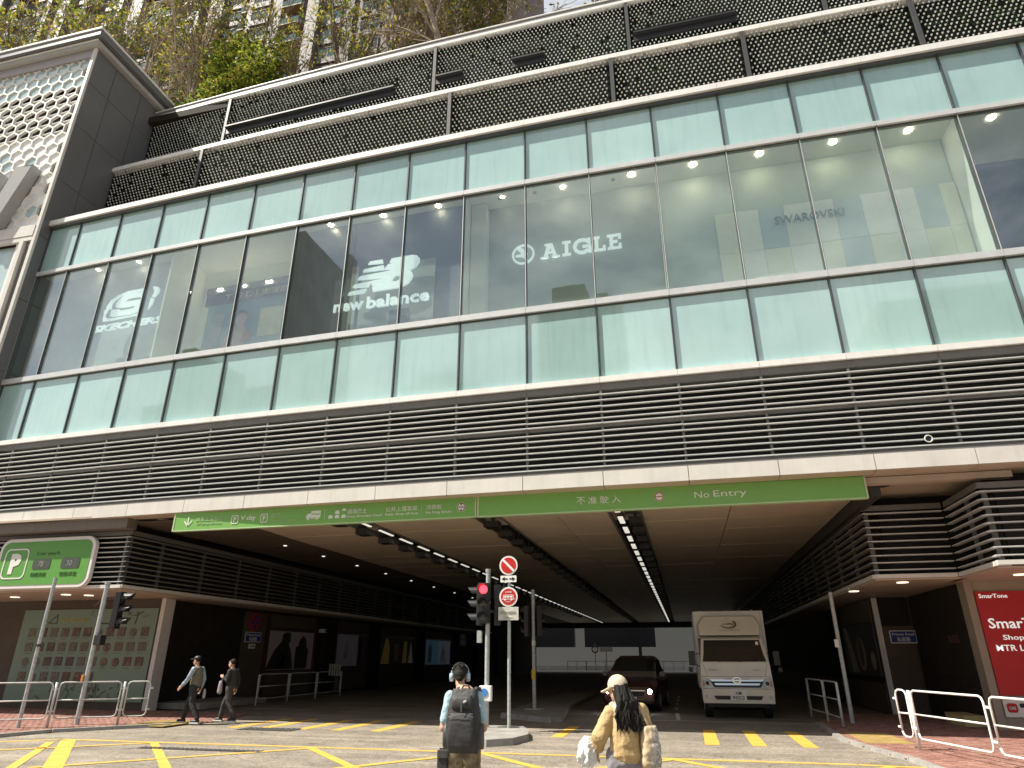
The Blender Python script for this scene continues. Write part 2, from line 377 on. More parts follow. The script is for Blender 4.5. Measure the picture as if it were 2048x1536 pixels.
# ================================================================== GROUND
def sheet(name, poly, z, m):
    mb = MB(); mb.add([(x, y, z) for x, y in poly], [tuple(range(len(poly)))]); return structure(mb.build(name, m))
structure(MB().add([(-900, -900, 0), (900, -900, 0), (900, 900, 0), (-900, 900, 0)], [(0, 1, 2, 3)]).build('road', M_asphalt))
def stripe(a, b, w, m=M_yellow, name='road_marking', z=.004):
    a = Vector(a); b = Vector(b); d = (b - a).normalized(); n = Vector((-d.y, d.x)) * w / 2
    k = max(1, int((b - a).length / .6)); mb = MB(); L = []; Rr = []
    for i in range(k + 1):
        p = a + (b - a) * i / k
        L.append((*(p + n * rnd(.93, 1.05)), z)); Rr.append((*(p - n * rnd(.93, 1.05)), z))
    mb.add(L + Rr, [(i + k + 1, i + k + 2, i + 1, i) for i in range(k)])
    return structure(mb.build(name, m))
# yellow box junction: upper border and crossing diagonals
stripe((-13.3, 13.50), (2.6, 13.55), .16); stripe((2.62, 13.55), (9.0, 12.9), .16)
stripe((-13.35, 13.42), (-19, 9.2), .16)
for i, (a, b) in enumerate([((-13.05, 13.40), (-7.2, 7.0)), ((-10.9, 13.40), (-5.2, 7.2)), ((-7.35, 13.44), (-1.6, 7.2)), ((-3.85, 13.46), (1.6, 7.6)), ((-.36, 13.46), (4.2, 8.4))]):
    stripe(a, b, .17 if i else .30, z=.006)
for a, b in [((-15.4, 9.6), (-10.9, 13.40)), ((-10.44, 10.03), (-7.2, 13.42)), ((-7.2, 8.9), (-3.9, 13.46)), ((-4.3, 8.9), (-.36, 13.46)), ((-.8, 8.9), (3.1, 13.4)), ((-13.1, 13.0), (-10.4, 9.6))]:
    stripe(a, b, .16, z=.008)
# stripes of the crossing: right lane and slanted left lanes
for x in (.37, 1.29, 2.25): stripe((x - .0, 15.75), (x + .02, 18.9), .29)
for x in (-11.33, -10.5, -9.4, -8.45, -7.4): stripe((x, 16.6), (x + .02, 19.3), .3)
for x in (-2.95, -2.1): stripe((x, 16.4), (x + .02, 19.0), .28)
stripe((-2.6, 21.35), (5.4, 21.1), .12, M_whiteline); stripe((-.35, 21.5), (-.42, 24), .12, M_whiteline)
for y in (25.5, 28, 30.5, 33): stripe((-.45, y), (-.48, y + 1.3), .1, M_whiteline)
# drain gratings let into the road
def grating(x0, x1, y0, y1, label, n):
    t = thing('drain_grating', label, 'drain', ((x0 + x1) / 2, (y0 + y1) / 2, 0))
    fr = MB(); fr.box(x0, x1, y0, y1, .003, .006); fr.build('frame', M_dark, t)
    for i in range(n):
        a = x0 + (x1 - x0) * (i + .2) / n
        MB().box(a, a + (x1 - x0) * .5 / n, y0 + .02, y1 - .02, .006, .016).build('bar', M_lpost, t)
    return t
grating(-10.6, -7.9, 12.55, 12.8, 'long iron drain grating across the box junction stripes', 26)
grating(-10.9, -9.4, 16.15, 16.75, 'square dark manhole grating beside the crossing stripes', 10)

# pavements with individual red pavers
def in_poly(x, y, P):
    c = False; j = len(P) - 1
    for i in range(len(P)):
        if (P[i][1] > y) != (P[j][1] > y) and x < (P[j][0] - P[i][0]) * (y - P[i][1]) / (P[j][1] - P[i][1]) + P[i][0]: c = not c
        j = i
    return c
def pavement(name, poly, h, holes=()):
    mb = MB(); n = len(poly)
    mb.add([(x, y, 0) for x, y in poly] + [(x, y, h - .012) for x, y in poly], [tuple(n + i for i in range(n))] + [(i, (i + 1) % n, n + (i + 1) % n, n + i) for i in range(n)])
    base = structure(mb.build(name, M_brickj, fixn=True))
    xs = [p[0] for p in poly]; ys = [p[1] for p in poly]; cells = []; row = 0; y = min(ys)
    while y < max(ys):
        x = min(xs) + (row % 2) * .105
        while x < max(xs):
            if in_poly(x + .1, y + .05, poly): cells.append((x, y))
            x += .21
        y += .105; row += 1
    mats3 = [M_brick, mat('red_paver_dark', (.23, .11, .085), .85, var=.3, scale=9), mat('red_paver_pale', (.36, .20, .155), .85, var=.3, scale=9)]
    def one(mb, x, y, e): mb.hexa([(x, y, h - .012), (x + .2, y, h - .012), (x + .2, y + .095, h - .012), (x, y + .095, h - .012), (x + .004, y + .004, h + e), (x + .196, y + .004, h + e), (x + .196, y + .091, h + e), (x + .004, y + .091, h + e)])
    near = [c for c in cells if -.80 < (c[0] * .972 + c[1] * .2353) / (c[1] * .972 - c[0] * .2353 + .01) < .80 and c[1] > 12.6]
    near = set(sorted(near, key=lambda c: c[0] ** 2 + c[1] ** 2)[:300])      # the pavers that show largest are parts, the rest one part
    shared = []
    for m_ in mats3: q = MB(); one(q, 0, 0, 0); shared.append(q.mesh('paver', m_))
    br = MB(); ox, oy, oz = base.location
    for c in cells:
        k = random.choice((0, 0, 0, 1, 2))
        if c in near:
            o = bpy.data.objects.new('paver', shared[k]); COL.objects.link(o); o.parent = base; o.location = (c[0] - ox, c[1] - oy, rnd(-.003, .003) - oz)
        else: br.cur = k; one(br, c[0], c[1], rnd(-.003, .003))
    br.build('paver', mats3, base, kind='stuff')
    return base
LP = [(-23.8, 9.5), (-17.0, 9.9), (-15.05, 13.2), (-14.75, 14.6), (-13.95, 15.6), (-13.1, 16.6), (-12.6, 18.2), (-13.6, 20.6), (-23.8, 20.6)]
RP = [(3.75, 12.2), (3.62, 14.2), (3.32, 15.6), (3.1, 17.2), (3.25, 21.0), (4.6, 24.6), (7.1, 24.6), (7.1, 19.9), (12.5, 19.9), (12.5, 9.0), (4.3, 9.0)]
pavement('pavement_left', LP, .035); pavement('pavement_right', RP, .045)
def kerb(pts, w, h, name='kerb'):
    root = None
    for i in range(len(pts) - 1):
        a = Vector(pts[i]); b = Vector(pts[i + 1]); n = max(1, round((b - a).length / .95)); d = (b - a).normalized(); nn = Vector((-d.y, d.x)) * w
        for j in range(n):
            p = a + (b - a) * j / n + d * .006; q = a + (b - a) * (j + 1) / n - d * .006; mb = MB()
            mb.hexa([(*p, 0), (*(p + nn), 0), (*(q + nn), 0), (*q, 0), (*(p + nn * .1), h), (*(p + nn), h), (*(q + nn), h), (*(q + nn * .1), h)])
            o = mb.build('kerb', M_kerb, root, fixn=True)
            if root is None: root = structure(o)
    return root
kerb([(-23.8, 9.35), (-16.95, 9.75), (-14.98, 13.15), (-14.68, 14.55), (-13.88, 15.5), (-13.0, 16.5)], .15, .075)
kerb([(4.2, 8.9), (3.68, 12.2), (3.55, 14.2), (3.25, 15.6), (3.02, 17.2), (3.18, 21.0)][::-1], .15, .06)
# dark kerb blocks by the left wall, tactile strips
for x0, y0, x1, y1 in ((-14.2, 16.1, -12.9, 17.6), (3.4, 16.4, 4.3, 18.6)):
    mb = MB(); mb.box(x0, x1, y0, y1, .03, .05)
    nx = int((x1 - x0) / .07); ny = int((y1 - y0) / .07)
    for i in range(nx):
        for j in range(ny):
            cx = x0 + (i + .5) * .07; cy = y0 + (j + .5) * .07
            mb.rings([[(cx + r * math.cos(k * 1.571), cy + r * math.sin(k * 1.571), z) for k in range(4)] for r, z in ((.022, .05), (.015, .056))])
    structure(mb.build('tactile_paving', M_tactile))
def island(name, P, h):
    mb = MB(); n = len(P); cx = sum(p[0] for p in P) / n; cy = sum(p[1] for p in P) / n
    base = [(x, y, 0) for x, y in P]; t1 = [(x + (cx - x) * .02, y + (cy - y) * .02, h) for x, y in P]; t2 = [(x + (cx - x) * .16, y + (cy - y) * .16, h) for x, y in P]; t3 = [(x + (cx - x) * .17, y + (cy - y) * .17, h - .008) for x, y in P]
    mb.rings([base, t1, t2, t3]); return structure(mb.build(name, M_kerb, fixn=True))
island('traffic_island', [(-5.02, 15.0), (-4.75, 14.5), (-4.0, 14.35), (-3.55, 14.75), (-3.40, 15.6), (-3.62, 16.6), (-3.9, 17.3), (-4.75, 17.35), (-5.02, 16.9)], .13)
island('traffic_island', [(-5.45, 21.0), (-3.7, 19.75), (-3.45, 20.2), (-3.9, 24.0), (-4.2, 34.0), (-5.6, 34.0), (-5.6, 24)], .13)

# ================================================================== SHOPPING MALL
mall = thing('shopping_mall', 'wide shopping mall with blue-green glass bands above a dark vehicle entrance', 'building', (-3.0, 17.0, 0))
def P(name, mb, m, parent=None, **k): return mb.build(name, m, parent or mall, **k)
# --- three rows of panes
for i in range(NB_):
    a, b = MX[i] + .03, MX[i + 1] - .03
    P('spandrel_pane', MB().cbox(a, b, 15.99, 18.12, 0, .03), M_spand)
    P('spandrel_pane', MB().cbox(a, b, 8.80, 11.05, 0, .03), M_spand)
    P('vision_pane', MB().cbox(a, b, 11.30, 15.76, .0, .024), M_glass)
for x in MX:
    P('mullion', MB().cbox(x - .022, x + .022, 8.78, 18.14, -.06, .13), M_mull)
    MBp = MB().cbox(x - .011, x + .011, 11.30, 15.76, -.067, -.061); P('mullion_cap', MBp, M_trans)
for i in range(NB_):
    a, b = MX[i] + .004, MX[i + 1] - .004
    for z0, z1, o, nm in ((15.80, 15.96, -.11, 'transom'), (11.08, 11.27, -.11, 'transom'), (8.62, 8.78, -.16, 'ledge'), (18.15, 18.37, -.22, 'ledge')):
        P(nm, MB().cbox(a, b, z0, z1, o, .12), M_ledge if nm == 'ledge' else M_trans)
    P('gasket', MB().cbox(a, b, 15.765, 15.797, -.03, .1), M_mull)
    P('gasket', MB().cbox(a, b, 11.03, 11.077, -.03, .1), M_mull)
    P('gasket', MB().cbox(a, b, 18.03, 18.137, -.14, .1), M_mull)
    # louvre band
    P('louvre_head', MB().cbox(a, b, 8.42, 8.595, -.08, .5), M_rail_grey)
    for z in (8.27, 8.10, 7.93, 7.76, 7.59, 7.23, 7.065, 6.90, 6.735, 6.57, 6.40):
        mb = MB(); A, B = a, b; z += rnd(-.006, .006)
        mb.hexa([(A, fy(A) - .15, z - .012), (B, fy(B) - .15, z - .012), (B, fy(B) - .03, z - .004), (A, fy(A) - .03, z - .004),
                 (A, fy(A) - .15, z + .014), (B, fy(B) - .15, z + .014), (B, fy(B) - .03, z + .018), (A, fy(A) - .03, z + .018)])
        P('louvre_slat', mb, M_slat)
    P('louvre_mid_rail', MB().cbox(a, b, 7.36, 7.44, -.06, .05), M_lpost); P('louvre_mid_lip', MB().cbox(a, b, 7.445, 7.47, -.14, -.03), M_slat)
    P('louvre_bottom_rail', MB().cbox(a, b, 6.12, 6.24, -.10, .05), M_lpost); P('louvre_bottom_lip', MB().cbox(a, b, 6.24, 6.27, -.15, .05), M_slat)
    P('fascia_panel', MB().cbox(a + .004, b - .004, 5.62, 5.985, -.65, -.6), M_fascia)
    P('fascia_top', MB().cbox(a, b, 5.99, 6.02, -.64, .3), M_rail_grey)
    P('fascia_return', MB().cbox(a + .004, b - .004, 5.60, 5.618, -.60, -.2), M_soffit)
for x in MX: P('louvre_post', MB().cbox(x - .03, x + .03, 6.05, 8.42, -.08, .03), M_lpost)
P('louvre_backing', MB().box(-24, 17.1, 17.95, 18.0, 5.7, 8.8), M_void)
mb = MB()
for i in range(NB_): mb.cbox(MX[i], MX[i + 1], 8.80, 11.06, .10, .16); mb.cbox(MX[i], MX[i + 1], 15.98, 18.2, .10, .16)
P('spandrel_backing', mb, M_dark)
mb = MB()
for i in range(NB_): mb.cbox(MX[i], MX[i + 1], 18.2, 18.42, .12, 3.6)
P('terrace_slab', mb, M_soffit)
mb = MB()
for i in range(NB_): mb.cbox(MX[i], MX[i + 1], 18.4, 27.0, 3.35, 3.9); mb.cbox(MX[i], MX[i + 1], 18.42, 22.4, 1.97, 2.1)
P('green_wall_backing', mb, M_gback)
# --- copings
for i in range(NB_):
    a, b = MX[i] + .004, MX[i + 1] - .004
    P('coping', MB().cbox(a, b, 22.60, 22.80, 1.82, 3.3), M_ledge)
    P('coping', MB().cbox(a, b, 27.04, 27.17, 3.16, 3.9), M_ledge)
    P('parapet_rail', MB().cbox(a, b, 27.24, 27.50, 3.28, 3.4), M_rail_grey)
    P('parapet_rail_cap', MB().cbox(a, b, 27.505, 27.55, 3.24, 3.45), M_ledge)
for x in (-18.9, -7.15, -.73, 4.0, 9.5, 14.5): P('green_wall_post', MB().cbox(x - .07, x + .07, 18.45, 22.58, 1.80, 1.90), M_gpost)
for x in (-19.26, -8.47, 0.0, 7.4, 14.0): P('green_wall_post', MB().cbox(x - .07, x + .07, 23.0, 27.0, 3.18, 3.28), M_gpost)
for a, b in ((-19.1, -10.3), (-8.35, -7.1), (-4.9, -3.5), (.2, 4.2)):
    mb = MB(); mb.cbox(a, b, 25.02, 25.10, 3.0, 3.28); mb.cbox(a, b, 24.72, 25.01, 3.16, 3.26); P('planter_shelf', mb, M_black)
# --- planter cups: one joined part per panel, plus foliage
def cups(x0, x1, z0, z1, off, dens, seed):
    rg = random.Random(seed); mb = MB(); lf = MB(); r = 0; z = z0
    fields = [(rg.uniform(x0, x1), rg.uniform(z0, z1), rg.uniform(.6, 2.4)) for _ in range(max(3, int((x1 - x0) * .5)))]
    while z < z1:
        x = x0 + .08 + (r % 2) * .084
        while x < x1 - .06:
            y = fy(x) + off
            g = sum(math.exp(-((x - f[0]) / f[2]) ** 2 - ((z - f[1]) / (f[2] * .6)) ** 2) for f in fields)
            if rg.random() > min(.10, g * .05 * dens):
                j = rg.uniform(-.012, .012); k = rg.uniform(.88, 1.1)
                ring = lambda rr, dy, dz: [(x + j + rr * k * math.cos(t * 1.0472), y + dy + rr * k * math.sin(t * 1.0472), z + dz) for t in range(6)]
                mb.rings([ring(.013, -.03, -.028), ring(.030, -.05, -.008), ring(.035, -.055, .010), ring(.017, -.052, .030)])
            nl = rg.random() < .10 + g * dens * .40
            for q in range((rg.randint(2, 4) if nl else 0)):
                c = Vector((x + rg.uniform(-.09, .09), y - rg.uniform(.0, .075), z + rg.uniform(-.08, .1)))
                u = Vector((rg.uniform(-1, 1), rg.uniform(-.5, .5), rg.uniform(-1, 1))).normalized() * rg.uniform(.03, .07)
                w = Vector((rg.uniform(-1, 1), rg.uniform(-1, .2), rg.uniform(-1, 1))).normalized() * rg.uniform(.02, .045)
                lf.cur = rg.choice((0, 0, 1)); lf.add([c - u, c + w, c + u, c - w], [(0, 1, 2, 3)])
            x += .168
        z += .084 * 2 * .98; r += 1
    P('planter_cups', mb, M_cup, kind='stuff'); P('wall_foliage', lf, [M_foliage, mat('wall_leaf', (.03, .07, .02), .8, var=.4, scale=2, spec=.1)], kind='stuff')
xs = [-23.95, -18.9, -7.15, -.73, 4.0, 9.5, 14.5, 17]
for i in range(len(xs) - 1): cups(xs[i] + .08, xs[i + 1] - .08, 19.2, 22.5, 1.93, .8, i)
xs = [-23.95, -19.26, -8.47, 0, 7.4, 14.0, 17]
for i in range(len(xs) - 1): cups(xs[i] + .08, xs[i + 1] - .08, 24.2, 27.0, 3.32, .9, 20 + i)
P('podium_roof', MB().box(-60, 30, 20.9, 60, 26.6, 26.98), M_wall)

# --- shop boxes behind the middle row of panes
M_skw = mat('shop_wall_grey', (.52, .55, .55), .6, var=.06); M_agw = mat('shop_wall_sage', (.40, .44, .385), .6, var=.03)
M_nbw = mat('shop_wall_charcoal', (.11, .125, .135), .55, var=.06); M_nbd = mat('shop_wall_dark', (.035, .042, .048), .4, var=.1)
M_nbl = mat('shop_panel_olive', (.30, .32, .27), .6, var=.04)
M_sww = mat('shop_wall_cream', (.86, .88, .70), .5, var=.03); M_swb = mat('shop_stripe_blue', (.58, .68, .69), .5, var=.04); M_swg = mat('shop_wall_grey_green', (.62, .70, .63), .5, var=.03); M_swc = mat('shop_stripe_white', (.90, .92, .86), .5, var=.03)
M_shopc = mat('shop_ceiling', (.72, .72, .62), .6, var=.03); M_navy = mat('shop_wall_navy', (.02, .028, .04), .3, var=.1)
M_lamp = mat('lamp_disc_lit', (.9, .85, .7), .5, var=0, emit=(1, .84, .60), estr=40)
def shopwall(a, b, z0, z1, off, m, name='shop_back_wall', th=.06): return P(name, MB().cbox(a, b, z0, z1, off, off + th), m)
shopwall(-24, -17.45, 11.0, 15.95, .75, M_skw); shopwall(-17.4, -12.03, 11.0, 16.0, 2.05, M_sww)
shopwall(-12.02, -10.0, 11.0, 15.95, .60, M_nbd); shopwall(-9.98, -5.8, 11.0, 15.95, .62, M_nbw)
shopwall(-5.75, .42, 11.0, 15.95, 1.1, M_agw); shopwall(.5, 8.78, 11.0, 15.95, 1.15, M_swg); shopwall(8.9, 17.1, 11.0, 15.95, 2.6, M_navy)
for x, d, m in ((-17.42, 2.05, M_sww), (-12.02, 2.05, M_nbd), (-5.78, 1.1, M_shopc), (.46, 1.15, M_shopc), (8.84, 2.6, M_swc)):
    P('shop_side_wall', MB().cbox(x - .03, x + .03, 11.0, 15.95, .14, d), m)
P('shop_pilaster', MB().cbox(-5.72, -5.2, 11.0, 15.93, .7, 1.09), M_shopc)
P('shop_panel', MB().cbox(-9.97, -9.72, 11.0, 14.1, .56, .615), M_nbl); P('shop_panel', MB().cbox(-9.6, -6.9, 11.02, 13.98, .58, .615), M_nbl)
P('shop_panel', MB().cbox(-8.45, -7.75, 11.02, 12.2, .56, .575), M_nbw)
for i in range(NB_): P('shop_ceiling', MB().cbox(MX[i], MX[i + 1], 15.955, 16.0, .14, 2.7), M_shopc); P('shop_floor', MB().cbox(MX[i], MX[i + 1], 10.92, 11.02, .14, 2.7), M_shopc)
z1s = 14.35; zz = 12.9
for k, (a, b, m) in enumerate([(2.1, 2.75, M_sww), (2.75, 3.38, M_swc), (3.38, 4.1, M_swb), (4.1, 4.9, M_swc), (4.9, 5.5, M_swc), (5.5, 6.25, M_swb), (6.25, 7.0, M_swc), (7.0, 7.7, M_swc), (7.7, 8.35, M_swb), (8.35, 8.78, M_sww)]):
    P('striped_panel', MB().cbox(a + .004, b - .004, zz + .006, z1s, 1.09, 1.145), m); P('striped_panel', MB().cbox(a + .004, b - .004, 11.03, zz - .006, 1.09, 1.145), m if k % 2 else M_sww)
# downlights (lit)
lampmesh = None
def downlight(x, y, z, r, strg=None, power=0, col=(1, .85, .62), nm='ceiling_downlight'):
    mb = MB(); mb.rings([[(x + q * math.cos(2 * math.pi * t / 14), y + q * math.sin(2 * math.pi * t / 14), z - dz) for t in range(14)] for q, dz in ((r, 0), (r, .02))])
    o = P(nm, mb, M_lamp if strg is None else strg)
    return o
for x in (-21.4, -19.4): downlight(x, fy(x) + .45, 15.955, .06, power=9, col=(1, .95, .85))
for x in (-10.95, -8.9, -6.85): downlight(x, fy(x) + .42, 15.955, .085, power=6, col=(1, .93, .8))
for x in (-.3, 1.6, 3.58, 5.68, 7.74): downlight(x, fy(x) + .5, 15.955, .10, power=9, col=(1, .94, .84))
downlight(9.9, fy(9.9) + .5, 15.955, .1); downlight(-2.55, fy(-2.5) + .55, 15.955, .07, power=5, col=(1, .95, .87)); downlight(-4.6, fy(-4.6) + .55, 15.955, .05, power=5, col=(1, .95, .87))
for x in (-4.7, -3.5, -.9): P('ceiling_sensor', MB().tube([(x, fy(x) + .6, 15.955), (x, fy(x) + .6, 15.93)], .07, 10), M_lpost)
# --- soffit over the pavement and the entrance
P('entrance_soffit', MB().box(-30, 18, 16.9, 21.0, 5.62, 5.68), M_soffit)
mb = MB(); mb.box(-30, 18, 21.0, 60, 5.9, 6.0); mb.box(-60, 30, 60, 88, 5.9, 6.0); P('deck_slab', mb, M_dark)
# soffit edge beams right and left of the green signs
P('soffit_beam', MB().box(4.5, 7.6, 17.0, 17.25, 5.45, 5.6), M_soffit); P('soffit_beam', MB().box(-31, -16.2, 17.0, 17.4, 5.30, 5.6), mat('band_brown', (.16, .135, .11), .55, var=.1))
lanes = [(-16.3, -13.1), (-13.1, -9.95), (-9.05, -5.75), (-4.95, -3.3), (-3.3, -1.8), (-.85, 1.6), (1.6, 4.65)]
cm = {}
for a, b in lanes:
    y = 17.35
    while y < 86:
        L = 1.75 if y < 50 else 4
        me = MB().box(a + .012, b - .012, y + .012, y + L - .012, 5.5 + rnd(-.006, .006), 5.54)
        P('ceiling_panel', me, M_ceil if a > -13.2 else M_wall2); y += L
P('ceiling_void', MB().box(-16.3, 4.66, 17.3, 87, 5.72, 5.76), M_void)
for x0, x1 in ((-9.95, -9.05), (-5.75, -4.95), (-1.8, -.85)):
    P('trough_edge', MB().box(x0 - .008, x0 + .05, 17.3, 86, 5.47, 5.7), M_lpost); P('trough_edge', MB().box(x1 - .05, x1 + .008, 17.3, 86, 5.47, 5.7), M_lpost)
P('ceiling_edge_beam', MB().box(4.67, 4.9, 17.3, 86, 5.2, 5.7), M_dark)
# walls of the tunnel
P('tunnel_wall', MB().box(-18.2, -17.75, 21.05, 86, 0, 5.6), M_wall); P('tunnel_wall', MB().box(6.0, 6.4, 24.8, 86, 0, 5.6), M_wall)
P('tunnel_cross_beam', MB().box(-18, 6, 85.6, 86.4, 4.9, 5.9), M_dark)

# --- louvred blocks at both sides of the entrance
def louvre_face(p, q, z0, z1, n, posts, nrm, lit=True):
    """horizontal slats from point p to q (x,y); nrm points outwards"""
    p = Vector((*p, 0)); q = Vector((*q, 0)); d = (q - p); L = d.length; d.normalize(); nr = Vector((*nrm, 0))
    seg = max(1, round(L / 4))
    for i in range(n):
        z = z0 + (z1 - z0) * (i + .6) / n
        for k in range(seg):
            c = p + d * (L * (k + .5) / seg) + Vector((0, 0, z)) - nr * .06
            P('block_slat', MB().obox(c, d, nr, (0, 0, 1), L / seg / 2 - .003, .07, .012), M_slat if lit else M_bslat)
    for t in posts:
        c = p + d * t + Vector((0, 0, (z0 + z1) / 2)) - nr * .17
        P('block_post', MB().obox(c, d, nr, (0, 0, 1), .05, .035, (z1 - z0) / 2), M_lpost)
    c = p + d * (L / 2) - nr * .5; P('block_backing', MB().obox(c + Vector((0, 0, (z0 + z1) / 2)), d, nr, (0, 0, 1), L / 2 - .5, .02, (z1 - z0) / 2 + .1), M_void)
    c = p + d * (L / 2) - nr * .14; P('block_sill', MB().obox(c + Vector((0, 0, z0 - .05)), d, nr, (0, 0, 1), L / 2, .16, .048), M_fascia)
    P('block_head', MB().obox(c + Vector((0, 0, z1 + .07)), d, nr, (0, 0, 1), L / 2, .13, .068), M_lpost)
louvre_face((-31, 17.45), (-16.37, 17.45), 3.68, 5.16, 10, (2, 4, 6, 8, 10, 12, 13.1, 14.5), (0, -1))
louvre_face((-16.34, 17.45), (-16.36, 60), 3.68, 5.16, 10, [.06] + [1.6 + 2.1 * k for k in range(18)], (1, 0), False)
louvre_face((4.83, 19.0), (6.70, 19.0), 3.58, 5.18, 9, (.10,), (0, -1))
louvre_face((6.73, 18.97), (6.73, 16.86), 3.58, 5.18, 9, (1.0,), (-1, 0))
louvre_face((6.76, 16.83), (18, 16.83), 3.60, 5.18, 9, (.16, 2.3, 4.4, 6.5), (0, -1))
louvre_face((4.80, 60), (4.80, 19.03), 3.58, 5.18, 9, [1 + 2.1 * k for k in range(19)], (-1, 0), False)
P('block_soffit', MB().box(-31, -16.38, 17.5, 21.0, 3.54, 3.575), M_soffit); P('block_soffit', MB().box(-18, -16.38, 21.0, 60, 3.54, 3.575), M_soffit)
P('block_soffit', MB().box(4.83, 6.9, 19.03, 60, 3.44, 3.475), M_soffit); P('block_soffit', MB().box(6.77, 18, 16.9, 20, 3.44, 3.475), M_soffit); P('block_soffit', MB().box(6.9, 7.9, 20, 25, 3.44, 3.475), M_soffit)
P('block_core', MB().box(-31, -16.95, 18.1, 60, 3.6, 5.6), M_void); P('block_core', MB().box(5.4, 18, 19.6, 60, 3.6, 5.6), M_void); P('block_core', MB().box(7.35, 18, 17.4, 19.6, 3.6, 5.6), M_void)
P('storefront_wall', MB().box(-30, -17.30, 20.6, 21.0, 0, 3.535), M_wall2); P('corner_edge', MB().box(-17.42, -17.26, 20.54, 21.02, 0, 3.535), M_fascia)
M_wall3 = mat('stone_wall_bounce_lit', (.33, .275, .215), .6, var=.1, scale=1.5)  # pale wall stone lightened in colour for bounced sunlight at the right storefront
P('storefront_wall', MB().box(7.10, 18, 19.93, 20.4, 0, 3.44), M_wall3); P('corner_edge', MB().box(7.07, 7.24, 19.86, 19.925, 0, 3.44), M_wall3)
# stone facing on the walls that step back into the tunnel
def facing(a, b, z0, z1, axis, fixed, n, rows, m, nm='stone_panel', th=.03, sgn=1):
    for i in range(n):
        for k in range(rows):
            u0 = a + (b - a) * i / n + .006; u1 = a + (b - a) * (i + 1) / n - .006; w0 = z0 + (z1 - z0) * k / rows + .006; w1 = z0 + (z1 - z0) * (k + 1) / rows - .006
            lo, hi = sorted((fixed, fixed + th * sgn))
            P(nm, MB().box(lo, hi, u0, u1, w0, w1) if axis == 'x' else MB().box(u0, u1, lo, hi, w0, w1), m)
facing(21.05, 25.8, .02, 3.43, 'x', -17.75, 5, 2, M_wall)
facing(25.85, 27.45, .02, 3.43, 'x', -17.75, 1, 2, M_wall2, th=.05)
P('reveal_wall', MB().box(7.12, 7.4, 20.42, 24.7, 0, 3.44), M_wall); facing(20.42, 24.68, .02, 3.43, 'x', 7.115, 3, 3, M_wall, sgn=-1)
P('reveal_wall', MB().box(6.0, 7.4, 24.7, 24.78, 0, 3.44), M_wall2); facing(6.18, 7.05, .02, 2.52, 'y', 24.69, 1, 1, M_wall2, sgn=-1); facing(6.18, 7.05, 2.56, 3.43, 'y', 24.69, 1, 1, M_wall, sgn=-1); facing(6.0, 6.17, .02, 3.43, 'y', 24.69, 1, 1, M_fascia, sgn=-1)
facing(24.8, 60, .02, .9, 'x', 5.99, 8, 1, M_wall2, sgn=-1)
for y in (33, 38.6, 45.8, 53.5, 60, 67, 74): P('wall_pilaster', MB().box(-17.74, -17.5, y - .6, y + .4, 0, 3.44), M_wall)
P('wall_step', MB().box(-17.7, -15.9, 21.4, 25.3, .03, .22), M_kerb); P('bench_step', MB().box(6.6, 7.1, 20.6, 21.9, .05, .3), mat('step_yellow', (.5, .42, .2), .7))
# open far end of the tunnel
mb = MB(); mb.box(-13.1, -3.7, 96, 97, 2.9, 6); mb.box(-20, -14.5, 96, 97, 2.9, 6)
structure_end = P('end_fascia', mb, M_dark)
P('end_column', MB().box(-5.9, -5.5, 95, 95.4, 0, 6), M_dark); P('end_column', MB().box(2.2, 2.5, 95, 95.4, 0, 6), M_dark)

# --- hanging light battens and black brackets in the ceiling troughs
M_tube = mat('light_tube_lit', (.9, .9, .85), .5, var=0, emit=(1, .97, .85), estr=.38)
def batten(x, y, L, w, label, group):
    t = thing('ceiling_light', label, 'ceiling light', (x, y, 5.44), group)
    MB().box(x - w / 2, x + w / 2, y, y + L, 5.47, 5.52).build('housing', M_dark, t)
    MB().box(x - w / 2 + .02, x + w / 2 - .02, y + .02, y + L - .02, 5.44, 5.468).build('diffuser', M_tube, t)
    return t
g1 = batten(-9.28, 18.3, 1.12, .13, 'white tube light in the left row of ceiling lights', 'tube lights in the left ceiling row')
g3 = batten(-1.50, 17.9, 1.05, .19, 'white tube light in the right row of ceiling lights, above the vehicles', 'tube lights in the right ceiling row')
k = 1
while 18.3 + 1.75 * k < 84:
    dup(g1, (-9.28, 18.3 + 1.75 * k, 5.44)) if False else None
    r = dup(g1, Vector(g1.location) + Vector((0, 1.75 * k, 0))); r = dup(g3, Vector(g3.location) + Vector((0, 1.75 * k, 0))); k += 1
def bracket(x, y, w, label, group):
    t = thing('ceiling_bracket', label, 'ceiling bracket', (x, y, 5.3), group)
    MB().box(x - w, x + w, y, y + .5, 5.28, 5.46).build('box', M_black, t); MB().box(x - .04, x + .04, y + .2, y + .3, 5.46, 5.7).build('hanger', M_black, t)
    return t
b1 = bracket(-9.72, 17.9, .2, 'black box hung beside the left row of tube lights', 'black boxes beside the left tube lights')
b2 = bracket(-5.35, 17.6, .22, 'black box hung in the unlit middle ceiling trough', 'black boxes in the middle ceiling trough')
b3 = bracket(-1.08, 17.9, .18, 'black box hung beside the right row of tube lights', 'black boxes beside the right tube lights')
for b, n, dy in ((b1, 30, 1.75), (b2, 30, 1.75), (b3, 30, 1.75)):
    for k in range(1, n): dup(b, Vector(b.location) + Vector((0, dy * k, 0)))
for y in (22.4, 25.3, 28.4, 31.6, 35.0, 38.6, 42.5, 46.5, 51): downlight(-14.1, y, 5.49, .065, nm='soffit_downlight', strg=mat('soffit_lamp', (.8, .8, .75), .5, var=0, emit=(1, .95, .85), estr=.7))
M_dim = mat('soffit_lamp_warm', (.8, .72, .6), .5, var=0, emit=(1, .8, .6), estr=.9)
